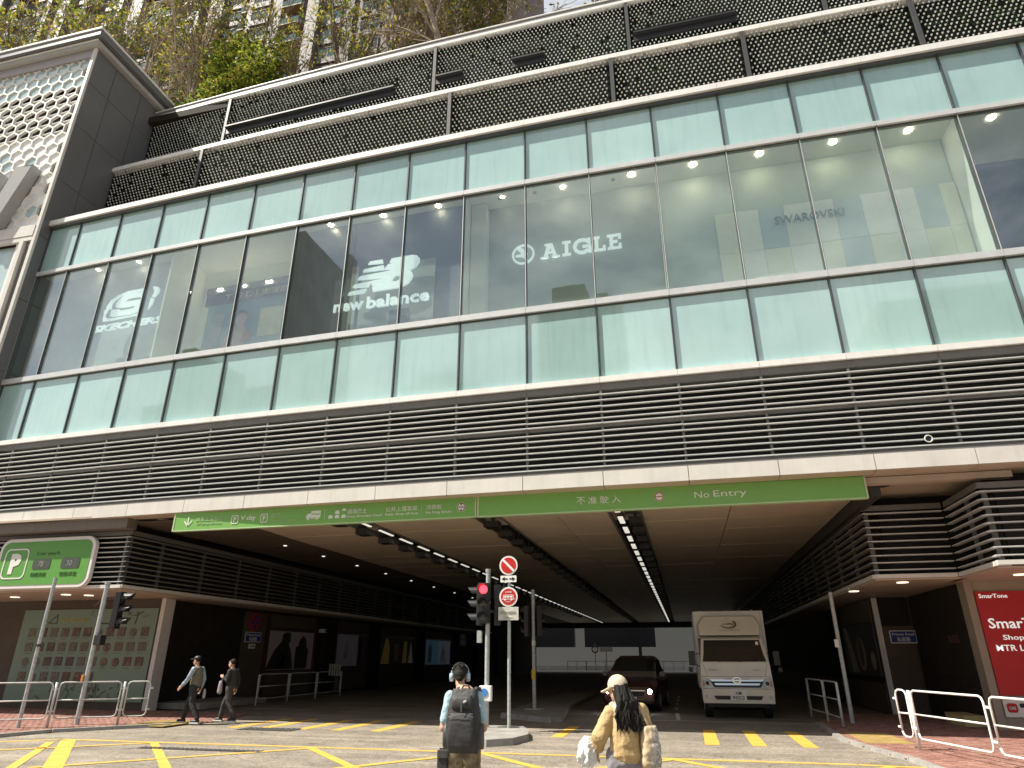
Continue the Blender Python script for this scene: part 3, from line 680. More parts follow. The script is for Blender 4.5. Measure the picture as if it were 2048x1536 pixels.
for x, y in ((-18.9, 18.9), (-19.4, 18.5), (-21.9, 18.9), (5.6, 19.6), (4.95, 22), (7.75, 18.3), (10.2, 18.3)): downlight(x, y, 3.535 if x < 0 else 3.435, .14, strg=M_dim, nm='soffit_downlight')
downlight(-15.4, 17.6, 5.6, .2, strg=mat('lamp_off', (.6, .55, .48), .5), nm='soffit_lamp_unlit'); downlight(5.1, 17.9, 5.6, .2, strg=M_black, nm='soffit_lamp_unlit')
cc = thing('dome_camera', 'small dark dome camera under the ceiling right of the green sign', 'camera', (3.2, 17.6, 5.4))
MB().tube([(3.2, 17.6, 5.5), (3.2, 17.6, 5.43)], .09, 12).build('base', M_lpost, cc); MB().ball((3.2, 17.6, 5.42), .07).build('dome', M_black, cc, smooth=True)
rl = MB(); rl.rings([[(5.95 + r * math.cos(2 * math.pi * t / 16), 16.6, 6.35 + r * math.sin(2 * math.pi * t / 16)) for t in range(16)] for r in (.09, .065)], caps=False)
rg = thing('ring_camera', 'small pale ring-shaped lamp on the louvres at right', 'lamp', (5.95, 16.7, 6.26))
MB().tube([(5.95, 16.62, 6.35), (5.95, 16.7, 6.35)], .06, 14).build('body', M_black, rg)
mb = MB(); mb.tube([(5.95 + .08 * math.cos(R(a)), 16.61, 6.35 + .08 * math.sin(R(a))) for a in range(0, 361, 20)], .014, 6); mb.build('rim', M_fascia, rg)

# ================================================================== SHOP SIGNS (in the window boxes)
NBP = [[(-9.172, 14.029), (-8.722, 14.032), (-8.695, 13.893), (-9.253, 13.928)], [(-9.356, 13.754), (-8.666, 13.802), (-8.628, 13.627), (-9.415, 13.657)], [(-9.673, 13.206), (-9.087, 13.240), (-9.166, 13.048), (-9.750, 13.104)], [(-9.827, 12.948), (-9.221, 12.981), (-9.300, 12.832), (-9.904, 12.837)], [(-8.376, 14.016), (-7.626, 14.025), (-7.462, 13.975), (-7.369, 13.849), (-7.371, 13.713), (-7.478, 13.558), (-7.710, 13.439), (-7.608, 13.353), (-7.571, 13.230), (-7.608, 13.097), (-7.709, 12.969), (-7.833, 12.905), (-8.047, 12.845), (-8.978, 12.833), (-9.013, 13.006), (-8.584, 13.030), (-8.586, 13.047), (-9.031, 13.064), (-9.071, 13.248), (-8.422, 13.283), (-8.424, 13.311), (-9.028, 13.334), (-9.581, 13.385), (-9.504, 13.499), (-8.269, 13.550), (-8.266, 13.575), (-8.621, 13.624), (-8.493, 13.810), (-8.113, 13.829), (-8.119, 13.851), (-8.447, 13.879)]]
NBH = [(-8.348, 13.110), (-8.232, 13.316), (-8.042, 13.328), (-8.040, 13.145), (-8.126, 13.095)]
M_letter = mat('sign_letter_white_glow', (.84, .86, .85), .4, var=.02, emit=(.85, 1, .97), estr=.27)  # faint glow added to brighten the letters
M_letterg = mat('sign_letter_grey', (.30, .36, .37), .4, var=.03)
def signthing(name, label, loc, group=None): return thing(name, label, 'shop sign', loc, group)
t = signthing('shop_sign', 'white shop sign of slanted NB monogram over lowercase words in dark window', (-8.8, 17.6, 12.3))
mb = MB()
for L in NBP[:4]: mb.prism([L], onfac(.28), 0, .07)
mb.prism([NBP[4], NBH], onfac(.28), 0, .07); mb.build('monogram', M_letter, t, fixn=True)
words = [('new', -10.55, -9.40), ('balance', -9.33, -7.10)]
mb = MB(); text(mb, 'new', onfac(.28), -10.37, -9.29, 12.24, 12.54, 0, .06, bold=.022); text(mb, 'balance', onfac(.28), -9.16, -6.95, 12.21, 12.66, 0, .06, bold=.022)
mb.build('lettering', M_letter, t, fixn=False)
t = signthing('shop_sign', 'grey-white shop sign with big rounded S badge in the left windows', (-19.5, 18, 13.0))
SKP = [[(-18.620, 14.533), (-19.362, 14.538), (-19.802, 14.419), (-20.098, 14.250), (-20.241, 14.008), (-20.246, 13.889), (-20.000, 13.863), (-20.034, 14.071), (-19.932, 14.222), (-19.684, 14.374), (-19.286, 14.453), (-18.604, 14.470)], [(-20.305, 13.863), (-20.142, 13.849), (-20.221, 13.671), (-20.208, 13.551), (-20.081, 13.461), (-19.786, 13.438), (-19.056, 13.419), (-18.611, 13.479), (-18.603, 13.396), (-19.761, 13.353), (-20.267, 13.376)], [(-18.628, 14.414), (-19.123, 14.425), (-19.478, 14.388), (-19.697, 14.232), (-19.812, 14.035), (-19.787, 13.900), (-19.428, 13.831), (-18.910, 13.831), (-18.863, 13.799), (-18.884, 13.732), (-19.136, 13.713), (-19.553, 13.720), (-19.598, 13.787), (-19.948, 13.818), (-19.974, 13.680), (-19.962, 13.548), (-19.807, 13.513), (-19.073, 13.480), (-18.607, 13.559), (-18.591, 13.980), (-18.627, 14.068), (-19.235, 14.072), (-19.398, 14.099), (-19.405, 14.125), (-19.268, 14.197), (-18.751, 14.196), (-18.663, 14.110), (-18.577, 14.119)], [(-18.218, 14.513), (-18.121, 14.531), (-17.939, 14.466), (-17.869, 14.358), (-17.891, 14.219), (-18.025, 14.053), (-18.161, 14.086), (-18.102, 14.254), (-18.114, 14.352)], [(-18.204, 14.058), (-18.066, 14.012), (-18.028, 13.911), (-18.076, 13.755), (-18.218, 13.568), (-18.207, 13.823)]]
mb = MB()
for L in SKP: mb.prism([L], onfac(.28), 0, .05)
mb.build('badge', M_letter, t, fixn=True)
mb = MB(); text(mb, 'SKECHERS', onfac(.28), -20.63, -17.45, 12.93, 13.21, 0, .05, bold=.03, shear=.22); mb.build('lettering', M_letter, t)
# slab-serif lettering with round emblem
t = signthing('shop_sign', 'white slab-serif shop sign with round bird emblem on sage wall', (-2.6, 18, 13.4))
mb = MB(); fn = onfac(1.0); cx, cz, r = -4.0, 13.89, .38
mb.prism([circ(cx, cz, r, 28), circ(cx, cz, r * .83, 28)], fn, 0, .05)
for L in ([(-4.22, 14.13), (-4.10, 14.16), (-3.98, 14.08), (-3.93, 13.93), (-3.84, 13.90), (-3.90, 13.78), (-3.84, 13.66), (-3.96, 13.72), (-4.03, 13.80), (-4.26, 13.83), (-4.24, 13.88), (-4.05, 13.90)],): mb.prism([L], fn, 0, .05)
mb.build('emblem', M_letter, t, fixn=True)
mb = MB(); z0, z1 = 13.60, 14.15; b = .115
def rc(x0, x1, a, c): mb.prism([[(x0, a), (x1, a), (x1, c), (x0, c)]], fn, 0, .05)
def sl(p, q, w): mb.prism([[(p[0] - w / 2, p[1]), (p[0] + w / 2, p[1]), (q[0] + w / 2, q[1]), (q[0] - w / 2, q[1])]], fn, 0, .05)
x = -3.42; sl((x + .14, z0), (x + .30, z1), .12); sl((x + .50, z0), (x + .34, z1), .12); rc(x, x + .27, z0, z0 + .07); rc(x + .37, x + .64, z0, z0 + .07); rc(x + .14, x + .37, z1 - .07, z1); rc(x + .2, x + .42, z0 + .18, z0 + .25)
x = -2.70; rc(x, x + .28, z0, z0 + .08); rc(x, x + .28, z1 - .08, z1); rc(x + .085, x + .195, z0 + .08, z1 - .08)
x = -2.34; cxx, czz = x + .29, (z0 + z1) / 2
mb.prism([circ(cxx, czz, .295, 24, R(42), R(322)) + circ(cxx, czz, .185, 24, R(42), R(322))[::-1]], fn, 0, .05); rc(x + .30, x + .58, czz - .06, czz + .03); rc(x + .49, x + .59, z0, czz - .06); rc(x + .47, x + .56, z1 - .2, z1)
x = -1.70; rc(x, x + .22, z1 - .08, z1); rc(x + .06, x + .17, z0 + .08, z1 - .08); rc(x, x + .40, z0, z0 + .08); rc(x + .31, x + .40, z0 + .08, z0 + .19)
x = -1.24; rc(x + .07, x + .18, z0 + .08, z1 - .08); rc(x, x + .44, z0, z0 + .08); rc(x, x + .44, z1 - .08, z1); rc(x + .35, x + .44, z0 + .08, z0 + .19); rc(x + .35, x + .44, z1 - .19, z1 - .08); rc(x + .18, x + .32, czz - .04, czz + .04)
mb.build('lettering', M_letter, t, fixn=True)
t = signthing('shop_sign', 'small grey capital-letter shop sign on cream and blue stripes', (4.7, 18, 13.6))
mb = MB(); text(mb, 'SWAROVSKI', onfac(1.0), 3.78, 5.72, 13.66, 13.94, 0, .05, bold=-.004); 
for c, xx in (('S', 0),): pass
mb.build('lettering', M_letterg, t)
# jeweller's fascia and poster two metres behind the glass
t = signthing('shop_sign', 'brown jewellery shop fascia with thin gold Chinese lettering behind window', (-15.4, 19, 14.4))
M_brown = mat('jeweller_brown', (.10, .085, .065), .5, var=.05); M_gold = mat('gold_letter', (.62, .52, .28), .35, var=.03)
MB().cbox(-17.2, -13.4, 14.42, 14.93, 2.0, 2.04).build('board', M_brown, t)
MB().cbox(-17.2, -13.4, 14.94, 15.2, 1.96, 2.04).build('canopy', mat('jeweller_taupe', (.25, .23, .19), .5), t)
mb = MB(); text(mb, 'T', onfac(1.96), -16.27, -15.98, 14.56, 14.80, 0, .03, bold=-.005); text(mb, 'S', onfac(1.96), -15.78, -15.5, 14.56, 14.80, 0, .03, bold=-.005); text(mb, 'L', onfac(1.96), -15.32, -15.05, 14.56, 14.80, 0, .03, bold=-.005)
mb.cbox(-14.85, -14.83, 14.5, 14.86, 1.96, 1.99); text(mb, '謝瑞麟', onfac(1.96), -14.62, -13.42, 14.54, 14.82, 0, .03); mb.build('lettering', M_gold, t)
mb = MB()
for x in (-16.65, -16.5, -15.45, -14.42, -14.27): mb.cbox(x - .04, x + .04, 15.03, 15.10, 1.93, 1.959)
mb.build('spotlight', M_lamp, t)
pp = thing('window_poster', 'teal jewellery poster of a smiling woman under the brown fascia', 'poster', (-15.2, 19.1, 12.3))
MB().cbox(-17.0, -13.5, 12.0, 14.40, 2.0, 2.03).build('panel', photo_mat('poster_teal', [(.10, .22, .24), (.16, .30, .30), (.25, .36, .32)], .7), pp)
MB().cbox(-14.55, -13.55, 12.75, 13.95, 1.98, 1.995).build('picture', mat('poster_yellow', (.62, .60, .36), .5), pp)
f2 = onfac(1.975)
mb = MB(); mb.prism([circ(-15.35, 13.6, .26, 16)], f2, 0, .01); mb.prism([[(-15.45, 13.4), (-15.2, 13.4), (-15.0, 12.9), (-15.1, 12.3), (-16.2, 12.3), (-15.9, 13.0)]], f2, 0, .01); mb.build('figure', mat('poster_skin', (.50, .33, .25), .6), pp, fixn=True)
mb = MB(); mb.prism([circ(-15.4, 13.72, .30, 16, R(20), R(250))], onfac(1.98), 0, .01); mb.build('hair', mat('poster_hair', (.09, .06, .045), .6), pp, fixn=True)
mb = MB(); mb.prism([[(-15.1, 13.15), (-14.75, 12.85), (-14.95, 12.65), (-15.25, 12.6)]], onfac(1.97), 0, .01); mb.build('sleeve', mat('poster_rust', (.35, .13, .05), .6), pp, fixn=True)
mb = MB(); mb.prism([[(-16.9, 12.2), (-16.3, 12.2), (-16.1, 13.9), (-16.6, 14.1)]], onfac(1.97), 0, .01); mb.build('backdrop', mat('poster_grey', (.3, .3, .3), .6), pp, fixn=True)

# ================================================================== GREEN OVERHEAD SIGNS
def sign_green_mat():
    m = mat('overhead_green', (.19, .42, .10), .4, var=.03); return m
M_og = sign_green_mat(); M_sw = mat('sign_white_print', (.72, .76, .68), .45, var=.02); M_sd = mat('sign_pale_print', (.42, .60, .32), .45, var=.02)
GY = 16.80
fg = onY(GY - .012)
def board(x0, x1, label):
    t = thing('overhead_sign', label, 'sign', ((x0 + x1) / 2, GY, 5.1))
    MB().box(x0, x1, GY, GY + .12, 5.10, 5.60).build('board', M_og, t, bevel=.006)
    MB().box(x0 - .05, x0 - .003, GY - .01, GY + .14, 5.07, 5.60).build('edge_trim', mat('sign_edge', (.5, .62, .36), .4), t)
    MB().box(x1 + .003, x1 + .04, GY - .01, GY + .14, 5.07, 5.60).build('edge_trim', mat('sign_edge', (.5, .62, .36), .4), t)
    MB().box(x0, x1, GY - .01, GY + .13, 5.065, 5.097).build('bottom_trim', M_sd, t)
    return t
t = board(-14.33, -5.08, 'left green overhead sign listing parking, coach and street directions')
def pr(name, fnmb, m=M_sw, tt=None):
    mb = MB(); fnmb(mb); return mb.build(name, m, tt or t, fixn=True)
def tx(body, u0, u1, v0, v1, bold=0.): 
    return lambda mb: text(mb, body, fg, u0, u1, v0, v1, 0, .01, bold=bold)
def lin(mb, pts, w, f=None, d=.01):
    for a, b in zip(pts[:-1], pts[1:]):
        a = Vector(a); b = Vector(b); dd = (b - a).normalized() * w / 2; n = Vector((-dd.y, dd.x)); a = a - dd * .6; b = b + dd * .6
        mb.prism([[tuple(a - n), tuple(b - n), tuple(b + n), tuple(a + n)]], f or fg, 0, d)
pr('arrow', lambda mb: (lin(mb, [(-13.87, 5.46), (-13.87, 5.22)], .035), lin(mb, [(-13.99, 5.34), (-13.87, 5.215), (-13.75, 5.34)], .035)))
pr('lettering', tx('貴賓上落客區', -13.6, -12.72, 5.325, 5.455), M_sd); pr('lettering', tx('VIP Drop off Area', -13.6, -12.74, 5.205, 5.285), M_sd)
def pbox(x0, x1, z0, z1, m=M_sw):
    return lambda mb: (mb.prism([rrect(x0, x1, z0, z1, .05), rrect(x0 + .022, x1 - .022, z0 + .022, z1 - .022, .035)], fg, 0, .01), text(mb, 'P', fg, x0 + .08, x1 - .07, z0 + .05, z1 - .05, 0, .01, bold=.03))
pr('parking_symbol', pbox(-12.43, -12.20, 5.20, 5.45)); pr('lettering', tx('V city', -12.12, -11.64, 5.25, 5.43, .02)); pr('parking_symbol', pbox(-11.48, -11.25, 5.20, 5.45))
pr('lettering', tx('瓏門', -11.13, -10.85, 5.33, 5.46), M_sd); pr('lettering', tx('Century Gateway', -11.13, -10.3, 5.20, 5.28), M_sd)
def truckicon(mb):
    x, z = -10.03, 5.21
    mb.prism([[(x + .15, z + .07), (x + .44, z + .07), (x + .44, z + .25), (x + .15, z + .25)]], fg, 0, .01)
    mb.prism([[(x, z + .04), (x + .14, z + .04), (x + .14, z + .18), (x + .06, z + .18), (x, z + .1)]], fg, 0, .01)
    mb.prism([[(x, z + .035), (x + .44, z + .035), (x + .44, z + .06), (x, z + .06)]], fg, 0, .01)
    for q in (.07, .34): mb.prism([circ(x + q, z + .03, .035, 12)], fg, -.003, .006)
pr('truck_symbol', truckicon); pr('lettering', lambda mb: text(mb, '<5.5m>', onY(GY - .018), -9.86, -9.61, 5.335, 5.40, 0, .004, bold=.01), M_og)
def vehicons(mb):
    for x, h in ((-9.34, .09), (-9.14, .24), (-8.94, .17)):
        for k in range(max(1, int(h / .1) if h > .1 else 1)):
            z = 5.22 + k * .12
            mb.prism([[(x, z), (x + .13, z), (x + .13, z + .06), (x + .1, z + .095), (x + .03, z + .095), (x, z + .06)]], fg, 0, .01)
    mb.prism([circ(-8.875, 5.42, .07, 12, 0, math.pi)], fg, 0, .01)
pr('vehicle_symbols', vehicons)
pr('divider', lambda mb: lin(mb, [(-9.46, 5.22), (-9.46, 5.47)], .012), M_sd)
pr('lettering', tx('過境巴士', -8.77, -8.19, 5.325, 5.46), M_sw); pr('lettering', tx('Cross Boundary Coach', -8.77, -7.72, 5.20, 5.285, .01), M_sw)
pr('lettering', tx('公共上落客區', -7.63, -6.70, 5.325, 5.46), M_sw); pr('lettering', tx('Public Drop off Area', -7.63, -6.67, 5.20, 5.285, .01), M_sw)
pr('lettering', tx('河傍街', -6.45, -6.02, 5.33, 5.46), M_sw); pr('lettering', tx('Ho Pong Street', -6.45, -5.74, 5.20, 5.285, .01), M_sw)
pr('divider', lambda mb: lin(mb, [(-6.58, 5.26), (-6.58, 5.46)], .01), M_sd)
def headroom(mb): mb.prism([circ(-5.46, 5.35, .125, 24)], fg, 0, .008)
pr('height_limit_symbol', headroom, M_white); pr('height_limit_ring', lambda mb: mb.prism([circ(-5.46, 5.35, .115, 24), circ(-5.46, 5.35, .095, 24)], onY(GY - .016), 0, .006), mat('ring_maroon', (.25, .03, .03), .5))
pr('height_limit_text', lambda mb: (text(mb, '4.5m', onY(GY - .016), -5.54, -5.38, 5.325, 5.38, 0, .006, bold=.02), mb.prism([[(-5.49, 5.26), (-5.43, 5.26), (-5.46, 5.30)]], onY(GY - .016), 0, .006), mb.prism([[(-5.49, 5.44), (-5.46, 5.40), (-5.43, 5.44)]], onY(GY - .016), 0, .006)), M_black)
t = board(-4.97, 4.44, 'right green overhead sign reading No Entry with red-barred disc')
for k, chx in enumerate('不准駛入'): pr('lettering', tx(chx, -2.36 + .30 * k, -2.36 + .30 * k + .22, 5.26, 5.45), M_sw)
pr('no_entry_disc', lambda mb: mb.prism([circ(-.285, 5.355, .115, 24)], fg, 0, .008), M_white)
pr('no_entry_ring', lambda mb: (mb.prism([circ(-.285, 5.355, .108, 24), circ(-.285, 5.355, .088, 24)], onY(GY - .016), 0, .006), mb.prism([[(-.38, 5.345), (-.19, 5.345), (-.19, 5.365), (-.38, 5.365)]], onY(GY - .017), 0, .006)), mat('ring_red', (.35, .03, .025), .5))
pr('lettering', tx('No', .57, .92, 5.275, 5.435), M_sw); pr('lettering', tx('Entry', 1.02, 1.80, 5.24, 5.44), M_sw)

# ================================================================== PARKING SIGN
t = thing('parking_sign', 'big rounded green parking sign with white P on the left louvres', 'sign', (-19.26, 17.2, 3.6))
PY_ = 17.27; fp = onY(PY_)
mb = MB(); mb.prism([rrect(-21.09, -17.44, 3.61, 5.16, .34, 8)], fp, 0, .14); mb.build('casing', M_white, t, fixn=True, bevel=.02)
fp2 = onY(PY_ - .012)
pr('face', lambda mb: mb.prism([rrect(-20.98, -17.55, 3.72, 5.05, .26, 8)], fp2, 0, .011), M_pgreen, t)
fp3 = onY(PY_ - .024)
pr('parking_symbol', lambda mb: (mb.prism([rrect(-20.81, -19.89, 3.91, 4.84, .17, 6), rrect(-20.77, -19.93, 3.95, 4.80, .14, 6)], fp3, 0, .011), text(mb, 'P', fp3, -20.55, -20.14, 4.06, 4.69, 0, .011, bold=.055)), M_white, t)
for x0, x1, s in ((-19.65, -18.98, '78'), (-18.57, -17.88, '30')):
    pr('display', lambda mb: mb.prism([rrect(x0, x1, 4.19, 4.50, .06)], fp3, 0, .011), mat('display_grey', (.07, .085, .07), .4), t)
    pr('digits', lambda mb: text(mb, s, onY(PY_ - .032), x0 + .22, x0 + .42, 4.26, 4.43, 0, .007), mat('display_digit', (.28, .30, .26), .5), t)
pr('caption', lambda mb: text(mb, '時租車位', fp3, -19.63, -19.05, 3.96, 4.09, 0, .011), mat('sign_green_dark', (.05, .16, .03), .5), t)
pr('caption', lambda mb: text(mb, '電動車位', fp3, -18.55, -17.90, 3.96, 4.09, 0, .011), mat('sign_green_dark', (.05, .16, .03), .5), t)
pr('caption', lambda mb: text(mb, 'Car park', fp3, -19.60, -18.69, 4.59, 4.72, 0, .011), mat('sign_green_dark', (.05, .16, .03), .5), t)

# ================================================================== WALL POSTERS AND SIGNS
t = thing('menu_panel', 'pale green restaurant menu panel of many small food photos on left wall', 'poster', (-20.3, 20.55, .27))
MB().box(-23.16, -17.5, 20.55, 20.59, .27, 3.22).build('board', mat('menu_sage', (.18, .26, .20), .5, var=.04, scale=1), t)
fm = onY(20.54)
foods = []
for k, c in enumerate([[(.12, .03, .02), (.03, .02, .015), (.16, .08, .04)], [(.05, .035, .02), (.16, .10, .05), (.02, .02, .018)], [(.02, .02, .02), (.14, .12, .08), (.03, .02, .015)], [(.08, .09, .04), (.16, .14, .08), (.05, .03, .02)], [(.18, .14, .09), (.10, .03, .02), (.04, .03, .02)]]):
    foods.append(photo_mat('food_print_%s' % 'abcde'[k], c, 9, k * 3.3))
for r, (z0, z1, n) in enumerate([(2.31, 2.61, 11), (1.84, 2.13, 11), (1.37, 1.66, 11), (.88, 1.18, 7)]):
    for k in range(n):
        x = -22.76 + k * .472; m = random.choice(foods); u = random.random()
        if u < .86: MB().box(x, x + .31, 20.535, 20.549, z0, z1).build('food_photo', m, t)
        else: pr('food_photo', lambda mb: mb.prism([circ(x + .155, (z0 + z1) / 2 - .02, .145, 14)], onY(20.537), 0, .012), m, t)
        MB().box(x + .03, x + .25, 20.54, 20.549, z0 - .075, z0 - .055).build('caption_line', mat('menu_print', (.10, .10, .07), .6), t)
pr('title', lambda mb: text(mb, 'Adventure', fm, -21.53, -20.26, 2.80, 2.98, 0, .009), mat('menu_gold', (.38, .33, .06), .5), t)
pr('tent_emblem', lambda mb: (lin(mb, [(-22.0, 2.77), (-21.68, 3.04), (-21.64, 2.76), (-22.0, 2.77)], .035, fm, .009)), mat('menu_print', (.10, .10, .07), .6), t)
def doodles(mb):
    rg = random.Random(3)
    for k in range(34):
        x = rg.uniform(-22.3, -18.0); z = rg.uniform(.32, .72); a = rg.uniform(0, 3.14); L = rg.uniform(.06, .2)
        lin(mb, [(x, z), (x + L * math.cos(a), z + L * math.sin(a))], rg.uniform(.012, .04), fm, .009)
        if k % 3 == 0: mb.prism([circ(x + .1, z - .05, rg.uniform(.04, .09), 9)], fm, 0, .009)
    lin(mb, [(-19.5, .3), (-19.42, .82), (-19.34, .3)], .03, fm, .009)
    lin(mb, [(-18.35, 2.72), (-18.3, 3.0), (-18.12, 3.1)], .05, fm, .009); lin(mb, [(-18.3, 3.0), (-18.5, 2.98)], .04, fm, .009); mb.prism([circ(-18.31, 3.07, .05, 9)], fm, 0, .009)
    lin(mb, [(-18.7, 3.0), (-18.58, 3.1)], .03, fm, .009); lin(mb, [(-18.7, 3.1), (-18.58, 3.0)], .03, fm, .009); lin(mb, [(-18.1, 2.9), (-17.85, 3.0)], .015, fm, .009)
pr('drawn_figures', doodles, mat('menu_print', (.10, .10, .07), .6), t)['kind'] = 'stuff'
# left tunnel wall: no-stopping disc, private road plate, arrow plate
fl = onXl(-17.68)
t = thing('no_stopping_sign', 'round blue no-stopping disc with red rim on left tunnel wall', 'sign', (-17.68, 26.5, 2.7))
pr('rim', lambda mb: mb.prism([circ(26.5, 3.03, .36, 24)], fl, -.03, 0), M_red, t); pr('disc', lambda mb: mb.prism([circ(26.5, 3.03, .29, 24)], fl, -.04, -.03), M_blue, t)
pr('cross', lambda mb: (lin(mb, [(26.28, 2.81), (26.72, 3.25)], .07, onXl(-17.635), .006), lin(mb, [(26.28, 3.25), (26.72, 2.81)], .07, onXl(-17.635), .006)), M_red, t)
def plate(name, label, f, u0, u1, v0, v1, m, lines, mt, border=M_white, th=.02, cat='sign', lx=None):
    c = f((u0 + u1) / 2, v0, 0); t = thing(name, label, cat, c)
    pr('plate', lambda mb: mb.prism([rrect(u0, u1, v0, v1, .03)], f, -th, 0), border, t)
    pr('field', lambda mb: mb.prism([rrect(u0 + .03, u1 - .03, v0 + .03, v1 - .03, .015)], f, -th - .006, -th), m, t)
    for s, a, b, c_, d in lines: pr('lettering', lambda mb: text(mb, s, f, a, b, c_, d, -th - .012, -th - .006, bold=.01), mt, t)
    return t
def mir(f): return f
# on the +X facing wall the text runs with increasing Y towards the right
plate('road_name_plate', 'blue private road plate under the no-stopping disc on left wall', fl, 25.97, 27.1, 2.23, 2.63, M_blue, [('Private Road', 26.07, 27.0, 2.47, 2.57), ('私家路', 26.25, 26.8, 2.28, 2.44)], M_white)
t = plate('arrow_plate', 'small white arrow plate below the private road plate on left wall', fl, 26.3, 26.76, 1.98, 2.17, M_white, [], M_black)
pr('arrow', lambda mb: (lin(mb, [(26.38, 2.075), (26.66, 2.075)], .035, onXl(-17.65), .006), mb.prism([[(26.6, 2.02), (26.71, 2.075), (26.6, 2.13)]], onXl(-17.65), 0, .006)), M_black, t)
# right wall plate
t = plate('road_name_plate', 'blue private road plate on the right reveal wall near the railing', onY(24.6), 6.33, 7.1, 2.05, 2.43, M_blue, [('Private Road', 6.40, 7.03, 2.28, 2.36), ('私家路', 6.52, 6.9, 2.10, 2.24)], M_white)
t = thing('small_plaque', 'small dark plaque high on the right reveal wall', 'plaque', (7.05, 21.3, 2.0)); MB().box(7.03, 7.083, 21.1, 21.7, 2.0, 2.2).build('plate', M_maroon, t)
# framed posters of the left wall
def poster(y0, y1, z0, z1, label, mats, parts, head=True, below=True):
    t = thing('framed_poster', label, 'poster', (-17.7, (y0 + y1) / 2, z0))
    for a, b, c, d, nm in ((y0 - .15, y0, .02, 3.6, 'frame_post'), (y1, y1 + .15, .02, 3.6, 'frame_post')): MB().box(-17.74, -17.6, a, b, c, min(d, 3.43)).build(nm, M_maroon, t)
    MB().box(-17.74, -17.61, y0, y1, z1, z1 + .12).build('frame_rail', M_maroon, t)
    if head: MB().box(-17.74, -17.66, y0 + .02, y1 - .02, z1 + .14, 3.42).build('head_panel', M_wall2, t)
    if below: 
        MB().box(-17.74, -17.66, y0 + .02, y1 - .02, .62, z0 - .05).build('lower_panel', M_wall2, t); MB().box(-17.74, -17.66, y0 + .02, y1 - .02, .1, .6).build('lower_panel', M_wall2, t)
    MB().box(-17.72, -17.66, y0 + .02, y1 - .02, z0, z1).build('print', mats, t)
    for nm, lp, m in parts: pr(nm, lambda mb: mb.prism([lp], onXl(-17.655), -.008, 0), m, t)
    return t
mp = lambda n, c, e=0: mat(n, c, .5, var=.05, emit=c if e else None, estr=e)  # e: faint glow added so the prints show in the dark tunnel
poster(27.65, 31.6, 1.12, 2.74, 'grey fashion poster of two dark figures in maroon frame', mp('print_mauve', (.26, .22, .22), .02), [
    ('figure', [(27.7, 1.15), (29.9, 1.15), (29.6, 1.9), (29.35, 2.2), (29.5, 2.35), (29.45, 2.68), (29.1, 2.72), (28.8, 2.6), (28.75, 2.3), (28.2, 1.9)], mp('print_black', (.02, .018, .018))),
    ('figure', [(30.0, 1.15), (31.1, 1.15), (31.15, 2.0), (30.95, 2.1), (30.9, 2.4), (30.6, 2.6), (30.3, 2.4), (30.2, 2.1), (30.0, 2.1)], mp('print_black', (.02, .018, .018))),
    ('figure_detail', [(28.7, 1.2), (29.1, 1.2), (29.2, 1.6), (28.9, 1.8)], mp('print_tan', (.25, .2, .16)))])
poster(33.95, 38.0, 1.2, 2.78, 'lilac and dark green split poster in maroon frame', mp('print_lilac', (.28, .26, .30), .015), [
    ('dark_half', [(36.5, 1.21), (37.97, 1.21), (37.97, 2.77), (36.5, 2.77)], mp('print_darkgreen', (.03, .06, .045))),
    ('bottle', [(34.9, 1.6), (35.3, 1.6), (35.3, 2.2), (35.15, 2.4), (35.05, 2.4), (34.9, 2.2)], mp('print_lav', (.4, .38, .42))),
    ('green_strip', [(36.7, 1.4), (36.9, 1.4), (36.9, 2.5), (36.7, 2.5)], mp('print_green', (.05, .3, .2)))])
poster(39.6, 44.9, 1.25, 2.76, 'dark poster with golden drink glasses', mp('print_black', (.02, .018, .018)), [
    ('golden_figure', [(39.7, 1.27), (40.9, 1.27), (40.9, 2.2), (40.6, 2.7), (40.3, 2.7), (40.0, 2.1)], mp('print_gold', (.45, .3, .07), .015)),
    ('golden_figure', [(41.6, 1.4), (42.3, 1.4), (42.3, 2.4), (41.6, 2.4)], mp('print_ochre', (.3, .22, .12))),
    ('golden_figure', [(43.0, 1.3), (43.7, 1.3), (43.7, 2.6), (43.2, 2.6)], mp('print_gold', (.45, .3, .07), .015)),
    ('pale_shape', [(44.0, 1.3), (44.85, 1.3), (44.4, 2.6)], mp('print_cream', (.5, .45, .38), .015))])
poster(47.1, 52.6, 1.15, 2.78, 'blue poster with pale right half deep in the tunnel', mp('print_sky', (.10, .28, .42), .03), [
    ('pale_half', [(49.9, 1.17), (52.5, 1.17), (52.5, 2.75), (49.9, 2.75)], mp('print_greyblue', (.35, .40, .46), .025)),
    ('figure', [(47.7, 1.3), (48.4, 1.3), (48.5, 2.2), (48.1, 2.6), (47.7, 2.2)], mp('print_paleblue', (.35, .45, .5))),
    ('figure', [(50.2, 1.2), (51.8, 1.2), (51.4, 2.0), (51.0, 2.5), (50.6, 2.3)], mp('print_black', (.02, .018, .018)))])
t = thing('direction_board', 'small dark blue direction board on the far left wall', 'sign', (-17.5, 55, 2.5)); MB().box(-17.7, -17.4, 54.2, 55.8, 2.5, 3.4).build('panel', M_blue, t)
pr('symbols', lambda mb: [mb.prism([[(54.4 + k * .5, z), (54.7 + k * .5, z), (54.7 + k * .5, z + .22), (54.4 + k * .5, z + .22)]], onXl(-17.395), -.01, 0) for k in range(2) for z in (2.65, 3.05)], mp('symbol_pale', (.4, .42, .5)), t)
